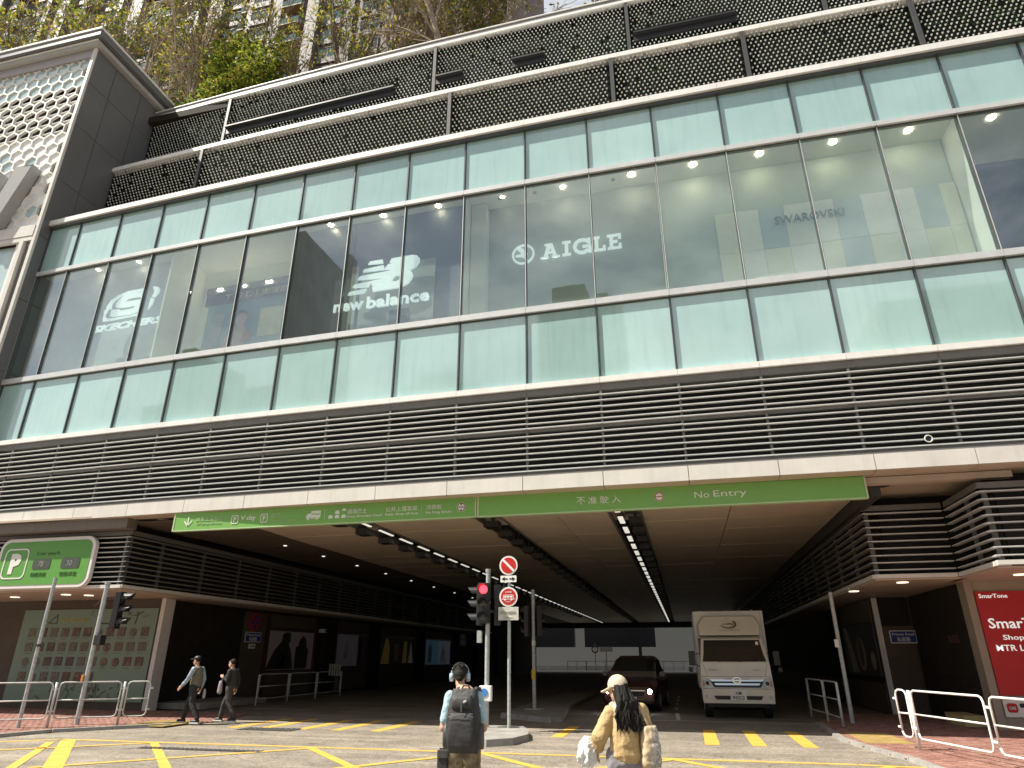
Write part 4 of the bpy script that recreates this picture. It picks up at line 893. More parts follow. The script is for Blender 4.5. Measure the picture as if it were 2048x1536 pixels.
t = thing('wall_camera', 'small white camera box on the left wall between two posters', 'camera', (-17.5, 32.2, 2.75)); MB().box(-17.72, -17.4, 32.1, 32.35, 2.78, 2.95).build('body', M_white, t); MB().tube([(-17.4, 32.2, 2.86), (-17.34, 32.2, 2.85)], .05, 10).build('lens', M_black, t)
# right tunnel wall poster
t = thing('framed_poster', 'dark poster of pale jewellery shapes on the right tunnel wall', 'poster', (5.97, 27, 1.0))
MB().box(5.93, 5.985, 24.86, 29.4, 1.08, 2.7).build('print', mp('print_black', (.02, .018, .018)), t)
fr_ = onXr(5.925)
for lp in ([(27.6, 1.15), (28.6, 1.15), (29.0, 2.65), (28.6, 2.65), (28.0, 1.8)], [circ(26.9, 1.75, .55, 18, 0, 2 * math.pi)][0], [circ(25.4, 1.55, .28, 14)][0]):
    pr('pale_shape', lambda mb: mb.prism([lp], fr_, -.008, 0), mp('print_sand', (.33, .28, .22)), t)
pr('dark_oval', lambda mb: mb.prism([[(26.9 + .32 * math.cos(a * .39), 1.85 + .5 * math.sin(a * .39)) for a in range(16)]], fr_, -.014, -.009), mp('print_brown', (.1, .05, .025)), t)
MB().box(5.95, 5.985, 24.86, 29.4, 2.72, 3.42).build('head_panel', M_wall2, t)
# red telecom poster, right
t = thing('red_poster', 'big red telecom shop poster with white words on the right wall', 'poster', (9.5, 19.9, .4))
MB().box(7.28, 12.2, 19.885, 19.925, .80, 3.19).build('board', M_posterred, t); MB().box(7.28, 12.2, 19.87, 19.884, 2.98, 3.19).build('header', M_posterred, t)
fs = onY(19.86)
def smartone(mb, u0, u1, v0, v1, bold): text(mb, 'SmarTone', fs, u0, u1, v0, v1, 0, .012, bold=bold)
pr('lettering', lambda mb: smartone(mb, 7.35, 7.99, 3.03, 3.13, .01), M_letter, t)
fs = onY(19.874)
pr('lettering', lambda mb: smartone(mb, 7.42, 8.95, 2.31, 2.55, .012), M_letter, t)
pr('lettering', lambda mb: text(mb, 'Shop M', fs, 7.66, 8.36, 2.01, 2.16, 0, .01, bold=.008), M_letter, t)
pr('lettering', lambda mb: text(mb, 'MTR Level', fs, 7.46, 8.42, 1.79, 1.93, 0, .01, bold=.008), M_letter, t)
t = thing('app_notice', 'white app notice strip under the red poster', 'sign', (8.2, 19.9, .3)); MB().box(7.3, 9.6, 19.89, 19.925, .33, .70).build('board', M_white, t)
pr('app_icon', lambda mb: mb.prism([rrect(7.36, 7.58, .43, .63, .05)], onY(19.878), 0, .011), M_posterred, t); pr('store_badge', lambda mb: mb.prism([rrect(7.64, 8.1, .54, .63, .02)], onY(19.878), 0, .011), M_black, t)
pr('caption', lambda mb: text(mb, 'CARE', onY(19.87), 7.40, 7.54, .49, .56, 0, .007, bold=.02), M_white, t)

# ================================================================== HEXAGON-CLAD TOWER AT LEFT
tw = thing('hexagon_clad_tower', 'grey corner block with white hexagon tile front at far left of the mall', 'building', (-29, 19, 0))
def T(name, mb, m, **k): return mb.build(name, m, tw, **k)
T('core', MB().box(-36, -24.06, 17.75, 26, 5.7, 27.6), M_clad)
ys = [17.42, 18.55, 20.15, 21.75, 23.4, 26]; zs = [5.7, 8.6, 11.6, 14.6, 17.55, 20.4, 23.35, 25.8, 27.75]
for i in range(len(ys) - 1):
    for k in range(len(zs) - 1): T('side_panel', MB().box(-24.05, -24.0, ys[i] + .012, ys[i + 1] - .012, zs[k] + .012, zs[k + 1] - .012), M_clad)
T('corner_trim', MB().box(-24.12, -23.97, 17.30, 17.41, 5.7, 27.75), M_fascia)
T('coping_band', MB().box(-36, -23.75, 17.15, 27, 27.78, 28.0), mat('coping_grey', (.40, .39, .37), .4, var=.05)); T('coping_band', MB().box(-36, -23.55, 16.95, 27, 28.10, 28.42), M_clad); T('coping_cap', MB().box(-36, -23.5, 16.9, 27, 28.43, 28.52), M_ledge)
T('coping_core', MB().box(-36, -24.2, 17.5, 26.8, 27.9, 28.2), M_dark); T('coping_lip', MB().box(-36, -23.8, 17.1, 27, 28.005, 28.06), M_ledge)
T('upper_band', MB().box(-36, -24.13, 17.34, 17.5, 27.28, 27.76), mat('mauve_band', (.34, .32, .33), .4, var=.05)); T('lower_band', MB().box(-36, -24.13, 17.28, 17.5, 17.42, 17.95), M_fascia)
T('tile_backing', MB().box(-36, -24.13, 17.70, 17.74, 17.9, 27.3), M_void)
s = .365; px = .632; pz = .548
def hexa(x, z, r): return [(x + r * math.cos(R(30 + 60 * k)), z + r * math.sin(R(30 + 60 * k))) for k in range(6)]
tile_m = {}; ff = onY(17.42)
def hexmesh(kind):
    mb = MB()
    if kind == 'tile': mb.prism([hexa(0, 0, s * .90)], lambda u, v, d: (u, d, v), .06, .16)
    elif kind == 'frame': mb.prism([hexa(0, 0, s * 1.0), hexa(0, 0, s * .885)], lambda u, v, d: (u, d, v), .0, .12)
    else:
        mb.hexa([(-.26, .04, -.10), (.26, .04, -.04), (.26, .2, -.04), (-.26, .2, -.10), (-.26, .04, -.075), (.26, .04, -.015), (.26, .2, -.015), (-.26, .2, -.075)])
    return mb
meshes = {}
for nm, kd, m in (('hexagon_tile', 'tile', M_hexw), ('hexagon_glass', 'tile', M_hexg), ('hexagon_frame', 'frame', M_hexf), ('hexagon_fin', 'fin', M_hexf)): meshes[nm] = hexmesh(kd).mesh(nm, m)
for me in meshes.values():
    bm = bmesh.new(); bm.from_mesh(me); bmesh.ops.recalc_face_normals(bm, faces=bm.faces); bm.to_mesh(me); bm.free()
def put(nm, x, z, par=None):
    o = bpy.data.objects.new(nm, meshes[nm]); COL.objects.link(o); o.parent = tw; o.location = Vector((x, 17.42, z)) - Vector(tw.location); return o
row = 0; z = 18.25
while z < 27.2:
    x = -24.52 - (row % 2) * px / 2
    while x > -32:
        put('hexagon_frame', x, z)
        if 23.1 < z < 25.7: put('hexagon_fin', x, z)
        else: put('hexagon_glass' if (z > 25.7 or random.random() < .12) else 'hexagon_tile', x, z)
        x -= px
    z += pz; row += 1
# cut half hexagons at the corner are covered by the trim; window below the band
T('window_frame', MB().box(-36, -24.13, 17.3, 17.42, 17.2, 17.40), M_fascia); T('window_frame', MB().box(-24.62, -24.42, 17.24, 17.5, 8, 17.19), M_fascia); T('window_frame', MB().box(-24.36, -24.2, 17.36, 17.6, 8, 17.19), M_lpost)
T('window_frame', MB().box(-24.95, -24.72, 17.4, 17.55, 8, 17.19), M_ledge); T('window_pane', MB().box(-36, -25.0, 17.55, 17.6, 8, 17.18), M_hexg)
T('base_wall', MB().box(-36, -24.06, 17.4, 17.7, 5.7, 7.99), M_clad)
lt = thing('letter_sign', 'giant grey letter V mounted on the white hexagon tiles', 'sign', (-26.3, 17, 17.9))
mb = MB(); mb.prism([[(-27.65, 20.9), (-26.72, 20.9), (-26.30, 19.55), (-25.84, 20.9), (-24.95, 20.9), (-25.95, 18.05), (-26.65, 18.05)]], onY(16.98), 0, .42); mb.build('letter', mat('letter_grey', (.33, .335, .33), .35, var=.04), lt, fixn=True, bevel=.02)

# ================================================================== RESIDENTIAL TOWERS BEHIND
M_apw = mat('apartment_pale', (.155, .148, .14), .6, var=.08, scale=.3, stain=.3); M_apg = mat('apartment_grey', (.09, .088, .088), .6, var=.1, scale=.3); M_apb = mat('apartment_brown', (.11, .066, .045), .6, var=.12, scale=.4, stain=.2)
M_apr = mat('apartment_maroon', (.085, .035, .028), .6, var=.1, scale=.4); M_apt = mat('apartment_tan', (.20, .13, .07), .6, var=.1)
M_apwin = mat('apartment_window', (.06, .13, .12), .08, var=.4, scale=.15, ior=1.9)
winmesh = MB(); winmesh.box(-1.0, 1.0, -.06, .1, -.75, .75); WM = winmesh.mesh('window', M_apwin)
fm_ = MB(); 
for a, b, c, d in ((-1.06, 1.06, .75, .83), (-1.06, 1.06, -.83, -.75), (-1.06, -1.0, -.75, .75), (1.0, 1.06, -.75, .75), (-.03, .03, -.75, .75)): fm_.box(a, b, -.12, .1, c, d)
FM = fm_.mesh('window_frame', M_apw)
bm_ = MB(); bm_.box(-1.3, 1.3, -1.0, .05, -.09, .09); BM = bm_.mesh('balcony', M_apt)
rm_ = MB(); rm_.box(-1.3, 1.3, -.98, -.94, .12, .95)
RM = rm_.mesh('balcony_glass', M_apwin)
def residential(name, label, x0, x1, Y, depth, z1, cols, wallm, pilm, bandm, zlo, zhi):
    t = thing(name, label, 'building', ((x0 + x1) / 2, Y, 26.9))
    MB().box(x0, x1, Y, Y + depth, 26.9, z1).build('wall', wallm, t)
    MB().box(x0 - .6, x1 + .6, Y - .4, Y + depth + .4, z1, z1 + 1.2).build('roof_parapet', pilm, t)
    ox, oy, oz = t.location; stuffw = MB(); stuffb = MB()
    for kind, x, w in cols:
        if kind == 'pil': MB().box(x, x + w, Y - .7, Y - .01, 26.9, z1).build('pilaster', pilm, t); continue
        if kind == 'strip': MB().box(x, x + w, Y - .25, Y - .01, 26.9, z1).build('tile_strip', bandm, t); continue
        z = 30.0
        while z < z1 - 2:
            vis = zlo < z < zhi
            if kind == 'win':
                if vis:
                    o = bpy.data.objects.new('window', WM); COL.objects.link(o); o.parent = t; o.location = (x - ox, Y - oy, z - oz); o.scale = (w / 2, 1, 1)
                    f = bpy.data.objects.new('window_frame', FM); COL.objects.link(f); f.parent = o
                else: stuffw.box(x - w / 2, x + w / 2, Y - .06, Y + .1, z - .75, z + .75)
                stuffb.box(x - w / 2 - .1, x + w / 2 + .1, Y - .2, Y - .008, z - 1.7, z - .95)
            else:
                if vis:
                    o = bpy.data.objects.new('balcony', BM); COL.objects.link(o); o.parent = t; o.location = (x - ox, Y - oy, z - .9 - oz)
                    f = bpy.data.objects.new('balcony_glass', RM); COL.objects.link(f); f.parent = o
                    o = bpy.data.objects.new('balcony_door', WM); COL.objects.link(o); o.parent = t; o.location = (x - ox, Y - oy, z + .1 - oz)
                else:
                    stuffb.box(x - 1.3, x + 1.3, Y - 1, Y + .05, z - 1, z - .8); stuffw.box(x - 1, x + 1, Y - .06, Y + .1, z - .6, z + .9)
            z += 3.0
    stuffw.build('upper_windows', M_apwin, t, kind='stuff'); stuffb.build('spandrel_bands', bandm, t, kind='stuff')
    return t
cols = []
x = -92
while x < -49:
    cols += [('pil', x, 1.1), ('win', x + 2.6, 2.3), ('bal', x + 5.6, 2.6), ('win', x + 8.6, 1.9), ('pil', x + 10.2, .8), ('strip', x + 11.2, 1.8)]; x += 13.4
residential('apartment_tower', 'grey apartment tower with pale vertical fins behind the left trees', -93, -46.5, 51, 20, 150, cols, M_apg, M_apw, M_apr, 54, 90)
cols = []; x = -45.6
while x < -20:
    cols += [('win', x + 1.6, 2.4), ('strip', x + 3.4, 1.3), ('bal', x + 6.6, 2.6), ('pil', x + 8.6, 1.5), ('win', x + 11.8, 2.2), ('strip', x + 13.6, 1.0)]; x += 15.2
residential('apartment_tower', 'brown tiled apartment tower with tan balconies behind the roof trees', -46, -11.9, 49.5, 20, 150, cols, M_apb, M_apw, M_apg, 54, 92)
# buildings behind the viewer, seen only mirrored in the glass bands
M_ref = mat('far_block_grey', (.20, .21, .21), .7, var=.15, scale=.2); M_ref2 = mat('far_block_pale', (.42, .43, .42), .7, var=.12, scale=.2)
def farblock(label, Y, steps, m):
    t = thing('apartment_block', label, 'building', ((steps[0][0] + steps[-1][1]) / 2, Y, 0))
    for a, b, z in steps: MB().box(a, b, Y - 18, Y, 0, z).build('wall', m, t)
    a, b = steps[0][0], steps[-1][1]; w = MB(); z = 6
    zt = min(s_[2] for s_ in steps)
    while z < zt - 2:
        x = a + 1.5
        while x < b - 2.5: w.box(x, x + 1.8, Y - .05, Y + .05, z, z + 1.4); x += 3.4
        z += 3
    w.build('window_rows', M_apwin, t, kind='stuff'); return t
farblock('stepped grey block across the street, mirrored in the left glass', -80, [(-137, -130, 60), (-130, -125, 65), (-125, -121, 67.5), (-121, -117, 69.5), (-117, -111, 63)], M_ref)
farblock('low grey block across the street, mirrored beside the stepped block', -81, [(-106, -100, 55), (-100, -92, 57.5)], M_ref)
farblock('pale slab across the street, mirrored as a bright vertical edge', -79, [(-91.6, -85.5, 99)], M_ref2)
farblock('pale block across the street, mirrored in the lower middle glass', -82, [(-60, -56, 51.5), (-56, -48, 53.5)], M_ref2)
farblock('low pale block across the street with a roof step, mirrored near the centre', -83, [(-44, -38, 55), (-38, -30, 49)], M_ref2)
farblock('dark block across the street, mirrored below the sage shop wall', -80, [(-23.5, -16.5, 73.5), (-16.5, -10, 68)], M_ref)
farblock('broad grey block across the street, mirrored at the lower right', -84, [(30, 39, 52), (39, 60, 62), (60, 110, 58)], M_ref)
# beyond the tunnel
t = thing('far_building', 'pale building seen through the far end of the tunnel', 'building', (-6, 125, 0)); MB().box(-60, 42, 125, 145, 0, 40).build('wall', mat('far_wall_darkened', (.055, .06, .062), .8, var=.05), t)  # made tall and dark to keep sky light out of the tunnel end
t = thing('parapet_wall', 'low pale concrete parapet across the far end of the tunnel', 'wall', (-6, 99, 0)); MB().box(-26, 12, 99, 99.4, 0, .55).build('wall', M_fascia, t)
for k in range(14): MB().box(-16 + k * 1.3, -15.94 + k * 1.3, 98.6, 98.66, 0, 1.1).build('rail_post', M_black, t)
MB().box(-16, 1.5, 98.6, 98.66, 1.1, 1.16).build('top_rail', M_black, t)

# ================================================================== TREES ON THE ROOF
def make_tree(seed, H, spread, nl, leafcols, dens, thick=.19):
    rg = random.Random(seed); wood = MB(); lv = MB()
    V = lambda: Vector((rg.gauss(0, 1), rg.gauss(0, 1), rg.gauss(0, 1)))
    def leafcluster(p, n, rr):
        for _ in range(n):
            c = p + V() * rr; u = V().normalized() * rg.uniform(.07, .17); w = V().normalized() * rg.uniform(.05, .11)
            lv.cur = rg.randrange(len(leafcols)); lv.add([c - u, c + w, c + u, c - w], [(0, 1, 2, 3)])
    nl += 1
    def branch(p, d, L, r, lev):
        n = 4 if lev < 2 else 3; pts = [p]; rad = [r]; q = p.copy(); dd = d.copy()
        for i in range(n):
            dd = (dd + V() * (.10 if lev == 0 else .17) + Vector((0, 0, .10 if lev < 3 else .04))).normalized(); q = q + dd * L / n; pts.append(q.copy()); rad.append(max(.017, r * (1 - .62 * (i + 1) / n)))
        wood.cur = 0 if rg.random() < .7 else 1
        wood.tube(pts, rad, 6 if lev == 0 else 4 if lev == 1 else 3, caps=False)
        if lev == 3:
            if rg.random() < dens * 1.1: leafcluster(pts[-1], rg.randint(2, nl + 2), .15)
            return
        kids = (9, 8, 6)[lev]
        for k in range(kids):
            t = rg.uniform(.28, 1.0) if lev else .25 + .75 * k / kids
            i = min(int(t * n), n - 1); f = t * n - i; bp = pts[i] + (pts[i + 1] - pts[i]) * f
            a = rg.uniform(0, 6.283); tilt = rg.uniform(.35, .8) * spread
            nd = (dd + Vector((math.cos(a), math.sin(a), 0)) * tilt + V() * .1).normalized()
            branch(bp, nd, L * rg.uniform(.38, .6), rad[i] * rg.uniform(.35, .5), lev + 1)
        if rg.random() < dens: leafcluster(pts[-1], rg.randint(1, nl), .2)
    branch(Vector((0, 0, 0)), Vector((rg.gauss(0, .05), rg.gauss(0, .05), 1)), H * .8, thick, 0)
    return wood, lv
protos = []
for seed, H, sp, nl, lc, dn, wm in ((1, 13, .8, 5, [M_leafy, M_leafg, M_leafy], .40, [M_twig, M_twigd]), (2, 14, .7, 6, [M_leafy, M_leafg], .55, [M_twigd, M_twig]), (3, 12, .85, 4, [M_leafy, mat('leaf_rust', (.20, .12, .05), .6, var=.3)], .28, [M_twig, M_twig]), (5, 13, .75, 7, [M_leafg, M_leafy, M_leafg], .75, [M_twigd, M_twig])):
    w, l = make_tree(seed, H, sp, nl, lc, dn); protos.append((w.mesh('trunk', wm, True), l.mesh('crown', lc)))
def tree(k, x, y, label, rz, sc, z=26.98):
    t = thing('roof_tree', label, 'tree', (x, y, z), 'half bare trees along the podium roof'); t.rotation_euler = (0, 0, rz); t.scale = (sc, sc, sc)
    for nm, me in zip(('trunk', 'crown'), protos[k]):
        o = bpy.data.objects.new(nm, me); COL.objects.link(o); o.parent = t
    return t
TL = [(0, -40.5, 24.5, 'bare twiggy tree at the far left corner of the photo above the tile tower'), (1, -37.5, 25.6, 'dark-twigged tree second from the left edge above the tile tower'), (3, -34.6, 24.2, 'leafy yellow-green tree above the middle of the tile tower coping'), (0, -31.8, 25.8, 'thin bare tree above the coping left of the tower corner'),
      (1, -29.2, 24.0, 'brown twiggy tree right above the tile tower corner'), (2, -26.6, 26.2, 'bare tree just behind the tile tower corner'), (3, -23.8, 24.8, 'yellow-leaved tree in front of the pale tower fins'), (0, -21.4, 26.6, 'sparse tree left of the big green bush tree'),
      (1, -15.4, 25.4, 'sparse yellow tree right of the big green bush tree'), (2, -13.2, 23.6, 'pale many-stemmed bare tree left of the thickest pale trunk'), (0, -11.0, 24.6, 'bare tree with the thickest pale trunk near the brown tower'), (2, -8.9, 23.5, 'pale twiggy tree above the second green wall post'),
      (3, -7.5, 24.9, 'yellow-green leafed tree left of the sky gap'), (2, -6.2, 23.4, 'tall pale bare tree close beside the sky gap'), (0, -9.9, 26.0, 'bare tree behind the pale twiggy tree near the second green wall post'), (3, -1.0, 23.6, 'leafy tree right of the sky gap at the parapet')]
TL += [(1, -43.5, 26.5, 'leafy brown tree cut off by the left edge of the photo'), (3, -39.0, 27.2, 'yellow-leaved tree between the two leftmost twiggy trees'), (1, -33.2, 27.5, 'green-brown tree in the second row above the tile tower coping'), (3, -28.0, 27.8, 'yellow-green tree in the second row behind the tower corner'),
       (1, -17.4, 26.8, 'brown leafy tree just right behind the big green bush tree'), (3, -12.2, 27.0, 'yellow tree in the second row above the first green wall shelf')]
for i, (k, x, y, lb) in enumerate(TL): tree(k, x, y, lb, i * 1.9, rnd(.88, 1.12) if x > -30 else rnd(1.0, 1.2))
# dense green tree and low shrubs behind the tower's end
def bush(name, label, cat, c, rx, ry, rz, n, cols, seed, trunk=True):
    rg = random.Random(seed); t = thing(name, label, cat, c); lf = MB(); lobes = [(Vector((rg.uniform(-1, 1) * rx * .7, rg.uniform(-1, 1) * ry * .6, rz * rg.uniform(.25, 1.75))), rg.uniform(.35, .62)) for _ in range(14)]
    for i in range(n):
        lb, s_ = rg.choice(lobes); d = Vector((rg.gauss(0, 1), rg.gauss(0, 1), rg.gauss(0, 1))).normalized() * (rg.random() ** .4)
        p = Vector(c) + lb + Vector((d.x * rx * s_, d.y * ry * s_, d.z * rz * s_ * .8)); u = Vector((rg.gauss(0, 1), rg.gauss(0, 1), rg.gauss(0, .6))).normalized() * rg.uniform(.07, .16); w = Vector((rg.gauss(0, 1), rg.gauss(0, 1), rg.gauss(0, 1))).normalized() * rg.uniform(.04, .10)
        lf.cur = rg.randrange(len(cols)); lf.add([p - u, p + w, p + u, p - w], [(0, 1, 2, 3)])
    lf.build('crown' if trunk else 'foliage', cols, t)
    st = MB()
    for lb, s_ in lobes: st.tube([Vector(c), Vector(c) + lb * .55 + Vector((0, 0, .2)), Vector(c) + lb], [.07, .04, .015], 5)
    st.build('trunk' if trunk else 'stem', M_twigd, t)
M_leafb = mat('leaf_bright', (.25, .30, .04), .55, var=.4, scale=1.2)
translucent(M_leafb, (.36, .42, .04), .4)
bush('green_tree', 'dense bright green leafy tree behind the tile tower end', 'tree', (-21.9, 24.2, 26.98), 2.5, 1.7, 4.3, 12000, [M_leafb, M_leafb, M_leafy, M_leafg, M_foliage], 4)
bush('dark_shrub', 'dark green shrub spilling over the coping beside the tile tower', 'shrub', (-22.2, 22.4, 26.98), 1.5, .9, .85, 3800, [M_foliage, M_foliage, M_leafg], 5, False)
bush('dark_shrub', 'low dark shrub at the foot of the bright green tree', 'shrub', (-19.4, 22.5, 26.98), 1.7, .8, .9, 3500, [M_foliage, M_leafg], 6, False)
bush('dark_shrub', 'small shrub behind the parapet right of the green tree', 'shrub', (-16.4, 23.0, 26.98), 1.3, .8, .7, 2500, [M_leafg, M_leafy], 8, False)

# ================================================================== STREET FURNITURE
def pole(mb, x, y, z0, z1, r, n=14): mb.tube([(x, y, z0), (x, y, z1)], r, n)
def signal_head(t, c, face, lit=None, dark=False, vis=.2):
    """three-lamp vehicle signal: c centre, face = direction the lenses look"""
    c = Vector(c); f = Vector((face[0], face[1], 0)).normalized(); s_ = Vector((-f.y, f.x, 0)); up = Vector((0, 0, 1))
    MB().obox(c, s_, f, up, .145, .08, .48).build('signal_case', M_black, t, bevel=.015)
    for k, nm in enumerate(('red', 'amber', 'green')):
        z = c + up * (.32 - .32 * k); on = lit == k
        q = z + f * .083
        lm = MB(); lm.rings([[q + (s_ * math.cos(a * .3927) + up * math.sin(a * .3927)) * r + f * h for a in range(16)] for r, h in ((.105, 0), (.07, .02), (.02, .03))])
        lm.build('signal_lamp', mat('lamp_red_lit', (.8, .02, .02), .4, var=0, emit=(1, .02, .03), estr=5) if on else mat('lamp_lens_dark', (.045, .045, .04), .25, var=.1), t)
        vb = MB(); N = 11
        for i in range(N):
            a0 = R(-15 + 210 * i / N); a1 = R(-15 + 210 * (i + 1) / N); rr = .12
            def pt(a, r, h): return q + (s_ * math.cos(a) + up * math.sin(a)) * r + f * h
            L0 = vis * (.55 + .45 * max(0, math.sin(a0))); L1 = vis * (.55 + .45 * max(0, math.sin(a1)))
            vb.hexa([pt(a0, rr, 0), pt(a1, rr, 0), pt(a1, rr, L1), pt(a0, rr, L0), pt(a0, rr + .008, 0), pt(a1, rr + .008, 0), pt(a1, rr + .008, L1), pt(a0, rr + .008, L0)])
        vb.build('visor', M_black, t, fixn=True)
# central signal pole on the island
t = thing('traffic_signal', 'grey signal pole showing a lit red lamp, on the island behind the man', 'traffic light', (-4.72, 16.92, .13))
mb = MB(); pole(mb, -4.72, 16.92, .12, 3.66, .058); mb.tube([(-4.72, 16.92, 3.66), (-4.72, 16.92, 3.74)], .07, 14); mb.build('pole', M_galv, t, smooth=False)
signal_head(t, (-4.78, 16.74, 2.90), (.12, -1), lit=0); signal_head(t, (-4.50, 17.0, 2.86), (1, .35))
signal_head(t, (-4.92, 16.95, 2.86), (-1, -.08), vis=.26)
MB().box(-4.98, -4.86, 16.87, 16.97, 1.98, 2.26).build('notice_plate', M_galv, t)
MB().box(-4.86, -4.56, 16.72, 16.86, .68, 1.02).build('push_button_box', M_white, t, bevel=.02)
pr('blue_disc', lambda mb: mb.prism([circ(-4.73, .87, .09, 20)], onY(16.705), 0, .012), mat('disc_blue', (.05, .22, .62), .4), t)
# sign post with two red discs
t = thing('sign_post', 'slim sign post with two red discs, arrow plate and white plate on the island', 'sign post', (-4.15, 16.85, .13))
mb = MB(); pole(mb, -4.15, 16.85, .12, 4.02, .042); mb.build('pole', M_galv, t)
SY = 16.78
def disc(z, extra):
    pr('disc_rim', lambda mb: mb.prism([circ(-4.155, z, .235, 32)], onY(SY), 0, .015), M_white, t); pr('disc_face', lambda mb: mb.prism([circ(-4.155, z, .195, 32)], onY(SY - .006), 0, .0055), M_red, t)
    pr('disc_mark', extra, M_white, t)
f_ = onY(SY - .012)
disc(3.80, lambda mb: lin(mb, [(-4.29, 3.935), (-4.02, 3.665)], .055, f_, .0055))
disc(3.04, lambda mb: (text(mb, '本地車輛', f_, -4.24, -4.07, 3.13, 3.175, 0, .0055), [lin(mb, q, .014, f_, .0055) for q in ([(-4.28, 3.08), (-4.03, 3.08)], [(-4.28, 3.08), (-4.28, 3.0)], [(-4.03, 3.08), (-4.03, 3.0)], [(-4.32, 2.985), (-3.99, 2.985)])], [mb.prism([[(x, 3.02), (x + .06, 3.02), (x + .06, 3.06), (x, 3.06)]], f_, 0, .0055) for x in (-4.26, -4.185, -4.11)], [mb.prism([circ(x, 2.975, .025, 10)], onY(SY - .016), 0, .004) for x in (-4.24, -4.07)], text(mb, 'EXCEPT', f_, -4.23, -4.08, 2.91, 2.94, 0, .0055)))
MB().box(-4.36, -3.95, SY, SY + .012, 3.39, 3.55).build('arrow_plate', M_white, t)
pr('arrows', lambda mb: [(lin(mb, [(-4.155 + s_ * .03, 3.47), (-4.155 + s_ * .12, 3.47)], .03, onY(SY - .006), .0055), mb.prism([[(-4.155 + s_ * .10, 3.42), (-4.155 + s_ * .175, 3.47), (-4.155 + s_ * .10, 3.52)]], onY(SY - .006), 0, .0055)) for s_ in (-1, 1)], M_black, t)
MB().box(-4.41, -3.90, SY, SY + .012, 2.49, 2.80).build('notice_plate', mat('plate_weathered', (.55, .56, .50), .6, var=.15, scale=8), t)
M_faded = mat('plate_faded_print', (.33, .34, .31), .6)
pr('lettering', lambda mb: text(mb, '領有許可證除外', onY(SY - .006), -4.36, -3.95, 2.62, 2.70, 0, .0055), M_faded, t); pr('lettering', lambda mb: text(mb, 'permit holders', onY(SY - .006), -4.26, -4.05, 2.53, 2.56, 0, .0055), M_faded, t)
for z in (3.8, 3.47, 3.04, 2.65): MB().tube([(-4.15, 16.85, z - .03), (-4.15, 16.85, z + .03)], .05, 12).build('clamp', M_galv, t)
# dim signal pole on the inner island
t = thing('traffic_signal', 'dim signal pole on the inner island deeper in the shade', 'traffic light', (-4.77, 22.7, .13))
mb = MB(); pole(mb, -4.77, 22.7, .12, 3.74, .06); mb.build('pole', M_galv, t); signal_head(t, (-4.95, 22.7, 2.75), (-1, .3)); signal_head(t, (-4.6, 22.75, 2.75), (1, .4))
MB().box(-4.83, -4.71, 22.6, 22.66, 1.0, 1.28).build('push_button_box', mat('button_yellow', (.6, .42, .04), .5), t); MB().tube([(-4.77, 22.7, 2.0), (-4.77, 22.7, 2.15)], .064, 14).build('band', M_white, t); MB().box(-5.05, -4.5, 22.45, 22.95, .13, .16).build('base_plate', M_galv, t)
# left poles
t = thing('grey_pole', 'bare grey pole without signals in front of the left railing', 'pole', (-16.2, 15.0, 0)); mb = MB(); pole(mb, -16.2, 15.0, 0, 3.62, .045); mb.build('shaft', M_galv, t); MB().tube([(-16.2, 15.0, 1.9), (-16.2, 15.0, 1.96)], .05, 12).build('clamp', M_dark, t)
t = thing('traffic_signal', 'grey signal pole with side-facing dark heads by the left railing', 'traffic light', (-15.48, 16.03, 0)); mb = MB(); pole(mb, -15.48, 16.03, 0, 3.52, .062); mb.tube([(-15.48, 16.03, 3.52), (-15.48, 16.03, 3.59)], .075, 14); mb.build('pole', M_galv, t)
signal_head(t, (-15.12, 16.2, 2.85), (1, .25), vis=.32); MB().tube([(-15.48, 16.03, 3.15), (-15.15, 16.2, 3.2)], .02, 8).build('bracket', M_black, t); MB().tube([(-15.48, 16.03, 2.5), (-15.15, 16.2, 2.5)], .02, 8).build('bracket', M_black, t)
MB().box(-15.42, -15.2, 15.9, 16.1, 1.95, 2.2).build('control_box', M_black, t, bevel=.01); MB().tube([(-15.48, 16.03, 3.2), (-15.72, 16.0, 2.95), (-15.75, 16.0, 2.7), (-15.5, 16.0, 2.5)], .008, 5).build('cable', M_black, t)
MB().box(-15.58, -15.52, 15.94, 16.0, 1.02, 1.22).build('button_box', mat('button_orange', (.6, .25, .06), .5), t)
t = thing('grey_pole', 'grey pole at the right pavement edge inside the shade, beside the small railing', 'pole', (4.13, 21.13, 0)); mb = MB(); pole(mb, 4.13, 21.13, 0, 3.35, .055); mb.build('shaft', M_galv, t); MB().box(4.0, 4.1, 21.0, 21.05, 1.9, 2.1).build('tag', M_white, t)
